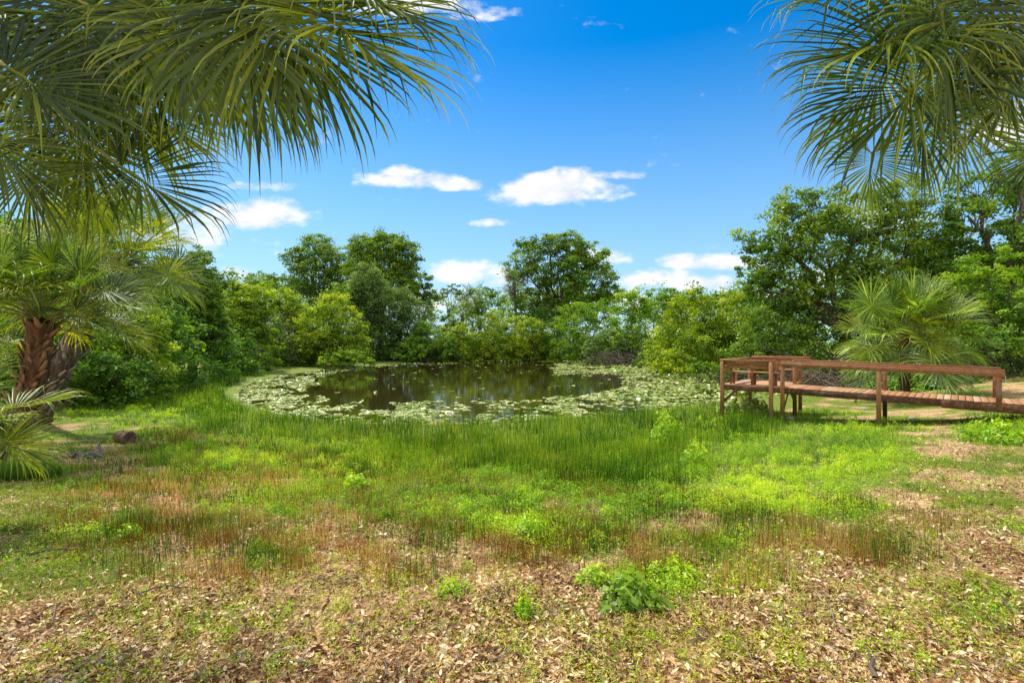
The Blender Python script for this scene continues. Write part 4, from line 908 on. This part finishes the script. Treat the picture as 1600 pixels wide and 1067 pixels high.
# ------------------------------------------------------------------ boardwalk
def boardwalk():
    O = np.array([8.66, 16.4, 0]); D = norm([.755, -.656, 0]); Q = norm([.656, .755, 0]); UP = np.array([0, 0, 1.])
    WID = 1.5; slope = -.02
    zd = lambda s: 1.145 + slope * max(s, 0)
    root = empty('boardwalk', (float(O[0]), float(O[1]), g1(O[0], O[1]))); tag(root, 'reddish brown wooden boardwalk with handrails leading to a small viewing platform over the pond edge', 'boardwalk')
    loc = -Vector(root.location)
    at = lambda s, q, z: O + D * s + Q * q + UP * z
    rgb = np.random.default_rng(71)
    def part(name, mb): o = bpy.data.objects.new(name, mb.mesh(name, M['wood'])); o.location = loc; link(o, root); return o
    def beam(name, s0, q0, z0, s1, q1, z1, w, h, t=.45, into=None):
        a = at(s0, q0, z0); b = at(s1, q1, z1); ax = norm(b - a); ay = norm(np.cross(UP, ax)); az = np.cross(ax, ay); mb = into or MB()
        mb.box((a + b) / 2, ax, ay, az, np.linalg.norm(b - a) / 2, w / 2, h / 2, t)
        return mb if into else part(name, mb)
    def post(s, q, z0, z1, w=.11, t=.42, seg=True):
        mb = MB(); mb.box(at(s, q, (z0 + z1) / 2), UP, D, Q, (z1 - z0) / 2, w / 2, w / 2, t); return part('post', mb)
    gz = lambda s, q: g1(*(at(s, q, 0)[:2]))
    # deck boards of the walkway: planks laid across
    pitch = .152; s = .07; DT = Vector((0, 0, 0))
    while s < 9.6:
        z = zd(s) - .019 + rgb.normal() * .0015; a = at(s, -.03, z); b = at(s, WID + .03, z)
        mb = MB(); mb.box((a + b) / 2, Q, norm(D + UP * slope), UP, (WID / 2 + .03) + rgb.normal() * .004, .069, .019, .74 + rgb.normal() * .09); part('deck_board', mb); s += pitch
    # platform planks
    L = 1.86; q0, q1 = -.12, 2.95; q = q0 + .07
    while q < q1 - .05:
        mb = MB(); mb.box(at(-L / 2 - .02, q, 1.145 - .019 + rgb.normal() * .0015), D, Q, UP, L / 2, .069, .019, .76 + rgb.normal() * .09); part('deck_board', mb); q += pitch
    # side stringers
    for qq in (.0, WID):
        beam('stringer', .02, qq, zd(0) - .13, 3.9, qq, zd(3.9) - .13, .04, .17, .1)
        beam('stringer', 3.9, qq, zd(3.9) - .15, 9.6, qq, zd(9.6) - .15, .046, .215, .28)
    beam('stringer', .02, WID / 2, zd(0) - .13, 9.6, WID / 2, zd(9.6) - .13, .04, .15, .1)
    # platform rim joists
    beam('rim_joist', -L, q0 + .03, 1.04, -.04, q0 + .03, 1.04, .04, .165, .2)
    beam('rim_joist', -L, q1 - .03, 1.04, -.04, q1 - .03, 1.04, .04, .165, .2)
    beam('rim_joist', -L + .02, q0 + .06, 1.04, -L + .02, q1 - .06, 1.04, .04, .165, .2)
    beam('rim_joist', -.06, q0 + .06, 1.04, -.06, q1 - .06, 1.04, .04, .165, .2)
    RT = .84
    # walkway posts (near side and far side), running from the ground up through the rail
    for s_ in (0.02, 2.53, 5.03):
        for qq in (-.07, WID + .07):
            post(s_, qq, (gz(s_, qq) - .1) if s_ < 4 else zd(s_) - .2, zd(s_) + RT - .06)
    # handrails: a flat cap over a board on edge
    for qq in (-.07, WID + .07):
        sg = -1 if qq < 0 else 1
        beam('handrail', -.02, qq, zd(0) + RT - .018, 5.14, qq, zd(5.14) + RT - .018, .14, .036, .52)
        beam('rail_board', -.02, qq + sg * .07, zd(0) + RT - .11, 5.14, qq + sg * .07, zd(5.14) + RT - .11, .036, .135, .5)
    # platform posts
    zt = 1.145 + RT - .03
    for s_, qq in ((-L + .03, q0 - .03), (-.30, q0 - .03), (-L + .03, q1 + .03), (-.1, q1 + .03), (-L - .03, 1.4), (-.02 - .1, 2.2)):
        post(s_, qq, gz(s_, qq) - .3, zt if qq != 2.2 else 1.1)
    # platform rails
    beam('handrail', -L - .04, q0 - .03, zt + .02, -.22, q0 - .03, zt + .02, .13, .036, .52)
    beam('handrail', -L - .02, q0 + .04, zt + .02, -L - .02, q1, zt + .02, .13, .036, .52)
    beam('handrail', -.30, q0 + .03, zt + .022, .02, .03, zt + .0, .1, .034, .52)
    beam('rail_board', -L - .02, q0 + .04, zt - .075, -.24, q0 + .04, zt - .075, .034, .12, .5)
    beam('rail_board', -L + .03, q0 + .1, zt - .25, -L + .03, q1 - .1, zt - .25, .034, .12, .5)
    # near bench: seat with two back boards against the rail
    def bench(side):
        r = empty('bench', tuple(at(-L / 2, .3 if side < 0 else 2.6, 1.145)))
        tag(r, 'wooden bench built along the near rail of the platform' if side < 0 else 'wooden bench with raised back board on the far side of the platform', 'bench')
        l2 = -Vector(r.location); sgn = 1 if side < 0 else -1; qe = q0 + .1 if side < 0 else q1 - .1
        def bp(name, mb): o = bpy.data.objects.new(name, mb.mesh(name, M['wood'])); o.location = l2; link(o, r)
        for k in range(3): bp('seat_board', beam('', -L + .12, qe + sgn * (.1 + .13 * k), 1.145 + .43, -.14, qe + sgn * (.1 + .13 * k), 1.145 + .43, .12, .036, .7, MB()))
        for zz in ((.62,) if side < 0 else (.62, .84)): bp('back_board', beam('', -L + .12, qe, 1.145 + zz, -.1 if side < 0 else .25, qe, 1.145 + zz, .036, .15, .45, MB()))
        for s_ in (-L + .25, -L / 2, -.28):
            mb = MB(); mb.box(at(s_, qe + sgn * .38, 1.145 + .205), UP, D, Q, .2, .044, .019, .3); bp('leg', mb)
            mb = MB(); mb.box(at(s_, qe + sgn * .07, 1.145 + .39), UP, D, Q, .385, .035, .019, .35); bp('back_support', mb)
    bench(-1); bench(1)
    # braces under the platform
    for (s0, qa, z0, s1, qb, z1) in ((-L + .05, q0, .55, -L + .5, q0, 1.0), (-.0, .1, .35, -.0, .8, .98), (-L, q1, .5, -L, q1 - .6, 1.0), (.02, .9, .98, .02, 1.5, .5)):
        beam('brace', s0, qa + .02, z0, s1, qb + .02, z1, .03, .08, .25)
boardwalk()

# ------------------------------------------------------------------ world, sun, camera
SUN_EL, SUN_AZ = 57, -42          # azimuth measured from straight ahead, negative = left
w = bpy.data.worlds.new('World'); scene.world = w; w.use_nodes = True; nt = w.node_tree; nt.nodes.clear()
out = nt.nodes.new('ShaderNodeOutputWorld'); bg = nt.nodes.new('ShaderNodeBackground'); bg.inputs['Strength'].default_value = .097
sky = nt.nodes.new('ShaderNodeTexSky'); sky.sky_type = 'NISHITA'; sky.sun_disc = False; sky.sun_elevation = R(SUN_EL); sky.sun_rotation = R(SUN_AZ)
sky.air_density = 1.0; sky.dust_density = .3; sky.ozone_density = 3.0
hs = N(nt, 'ShaderNodeHueSaturation', Saturation=1.5, Value=1.85, Color=sky.outputs[0])
tc = N(nt, 'ShaderNodeTexCoord'); sep = N(nt, 'ShaderNodeSeparateXYZ', Vector=tc.outputs['Generated'])
yy = mathn(nt, 'MAXIMUM', sep.outputs['Y'], .05)
U = mathn(nt, 'DIVIDE', sep.outputs['X'], yy); Vv = mathn(nt, 'DIVIDE', sep.outputs['Z'], yy)
comb = N(nt, 'ShaderNodeCombineXYZ', X=mathn(nt, 'MULTIPLY', U, .55), Y=Vv, Z=0.0)
n1 = N(nt, 'ShaderNodeTexNoise', Vector=comb.outputs[0], Scale=9.0, Detail=9.0, Roughness=.62)
n2 = N(nt, 'ShaderNodeTexNoise', Vector=comb.outputs[0], Scale=26.0, Detail=6.0, Roughness=.6)
CL = [(862, 302, 100, 30, 1.25), (900, 286, 58, 24, 1.1), (940, 275, 60, 9, .8), (645, 283, 75, 15, .9), (628, 272, 34, 14, .9), (715, 290, 45, 12, .85), (765, 349, 36, 8, .8),
      (405, 338, 85, 26, .95), (372, 428, 32, 13, 1.05), (722, 428, 58, 24, 1.2), (775, 434, 34, 20, 1.0), (940, 405, 50, 18, .9), (1058, 411, 34, 15, 1.1), (1125, 414, 65, 14, 1.0),
      (1030, 438, 75, 20, 1.15), (1090, 444, 60, 17, 1.1), (640, 6, 110, 28, 1.0), (760, 24, 62, 16, 1.0), (715, 12, 50, 18, .9), (1580, 205, 70, 40, 1.1), (1390, 350, 60, 30, .6), (420, 292, 55, 8, .35), (1000, 470, 260, 16, .55), (600, 470, 300, 16, .45), (250, 370, 90, 30, .8), (1300, 440, 80, 20, .6)]
acc = None
for (u, v, ru, rv, s) in CL:
    a = mathn(nt, 'MULTIPLY', mathn(nt, 'SUBTRACT', U, (u - 800) / F), F / ru); b = mathn(nt, 'MULTIPLY', mathn(nt, 'SUBTRACT', Vv, (533.5 - v) / F), F / rv)
    # flatter underside
    b = mathn(nt, 'MULTIPLY', b, mathn(nt, 'ADD', 1.0, mathn(nt, 'MULTIPLY', mathn(nt, 'LESS_THAN', b, 0.0), .5)))
    e = mathn(nt, 'MULTIPLY', mathn(nt, 'SUBTRACT', 1.15, mathn(nt, 'ADD', mathn(nt, 'MULTIPLY', a, a), mathn(nt, 'MULTIPLY', b, b))), s)
    acc = e if acc is None else mathn(nt, 'MAXIMUM', acc, e)
acc = mathn(nt, 'MAXIMUM', acc, -1.0)
nn = mathn(nt, 'ADD', mathn(nt, 'MULTIPLY', mathn(nt, 'SUBTRACT', n1.outputs['Fac'], .5), 5.0), mathn(nt, 'MULTIPLY', mathn(nt, 'SUBTRACT', n2.outputs['Fac'], .5), 3.0))
n7 = N(nt, 'ShaderNodeTexNoise', Vector=comb.outputs[0], Scale=60.0, Detail=5.0, Roughness=.6)
m = mathn(nt, 'ADD', mathn(nt, 'ADD', acc, nn), mathn(nt, 'MULTIPLY', mathn(nt, 'SUBTRACT', n7.outputs['Fac'], .5), 1.3))
m = N(nt, 'ShaderNodeMapRange', _interpolation_type='SMOOTHSTEP', Value=m, i1=-.35, i2=1.2).outputs[0]
m = mathn(nt, 'MULTIPLY', m, mathn(nt, 'GREATER_THAN', sep.outputs['Y'], .06))
# bright cloud added behind the viewer and overhead, out of view, as neutral fill light
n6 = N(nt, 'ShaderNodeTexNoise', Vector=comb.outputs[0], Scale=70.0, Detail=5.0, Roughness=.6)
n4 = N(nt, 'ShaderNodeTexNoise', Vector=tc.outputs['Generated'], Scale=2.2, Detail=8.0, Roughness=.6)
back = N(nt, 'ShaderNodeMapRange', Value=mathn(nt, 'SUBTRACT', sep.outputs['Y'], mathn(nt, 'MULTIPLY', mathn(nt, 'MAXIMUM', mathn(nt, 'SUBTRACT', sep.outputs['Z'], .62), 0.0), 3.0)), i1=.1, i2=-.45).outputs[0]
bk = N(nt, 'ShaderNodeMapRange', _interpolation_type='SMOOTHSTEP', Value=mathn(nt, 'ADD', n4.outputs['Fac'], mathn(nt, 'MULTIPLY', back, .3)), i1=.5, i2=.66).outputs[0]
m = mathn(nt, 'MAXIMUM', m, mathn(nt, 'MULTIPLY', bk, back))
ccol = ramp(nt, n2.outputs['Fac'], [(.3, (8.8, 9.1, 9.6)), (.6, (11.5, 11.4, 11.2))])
# broad haze towards the horizon
hz = N(nt, 'ShaderNodeMapRange', Value=sep.outputs['Z'], i1=0.0, i2=.5, i3=1.0, i4=0.0).outputs[0]
hz = mathn(nt, 'MULTIPLY', mathn(nt, 'POWER', hz, 1.1), .85)
hmix = N(nt, 'ShaderNodeMixRGB', Fac=hz, Color1=hs.outputs[0], Color2=(5.0, 8.0, 11.0, 1))
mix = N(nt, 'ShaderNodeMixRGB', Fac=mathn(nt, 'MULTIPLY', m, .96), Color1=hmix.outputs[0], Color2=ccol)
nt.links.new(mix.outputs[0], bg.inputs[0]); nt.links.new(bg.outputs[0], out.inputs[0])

sd = bpy.data.lights.new('sun', 'SUN'); sd.energy = 5.0; sd.angle = R(.55); sd.color = (1, .925, .76)
so = bpy.data.objects.new('sun', sd); link(so)
el, az = R(SUN_EL), R(SUN_AZ)
dirv = Vector((math.sin(az) * math.cos(el), math.cos(az) * math.cos(el), math.sin(el)))
so.rotation_euler = dirv.to_track_quat('Z', 'Y').to_euler(); so.location = (0, 0, 40)

cam = bpy.data.cameras.new('camera'); cam.sensor_width = 36; cam.lens = 18; cam.clip_start = .05; cam.clip_end = 8000
co = bpy.data.objects.new('camera', cam); co.location = (0, 0, CAMZ); co.rotation_euler = (R(90), 0, 0); link(co); scene.camera = co
scene.view_settings.view_transform = 'Standard'; scene.view_settings.look = 'None'; scene.view_settings.exposure = 0
scene.cycles.max_bounces = 8; scene.cycles.transparent_max_bounces = 8; scene.cycles.diffuse_bounces = 3; scene.cycles.glossy_bounces = 3; scene.cycles.transmission_bounces = 3
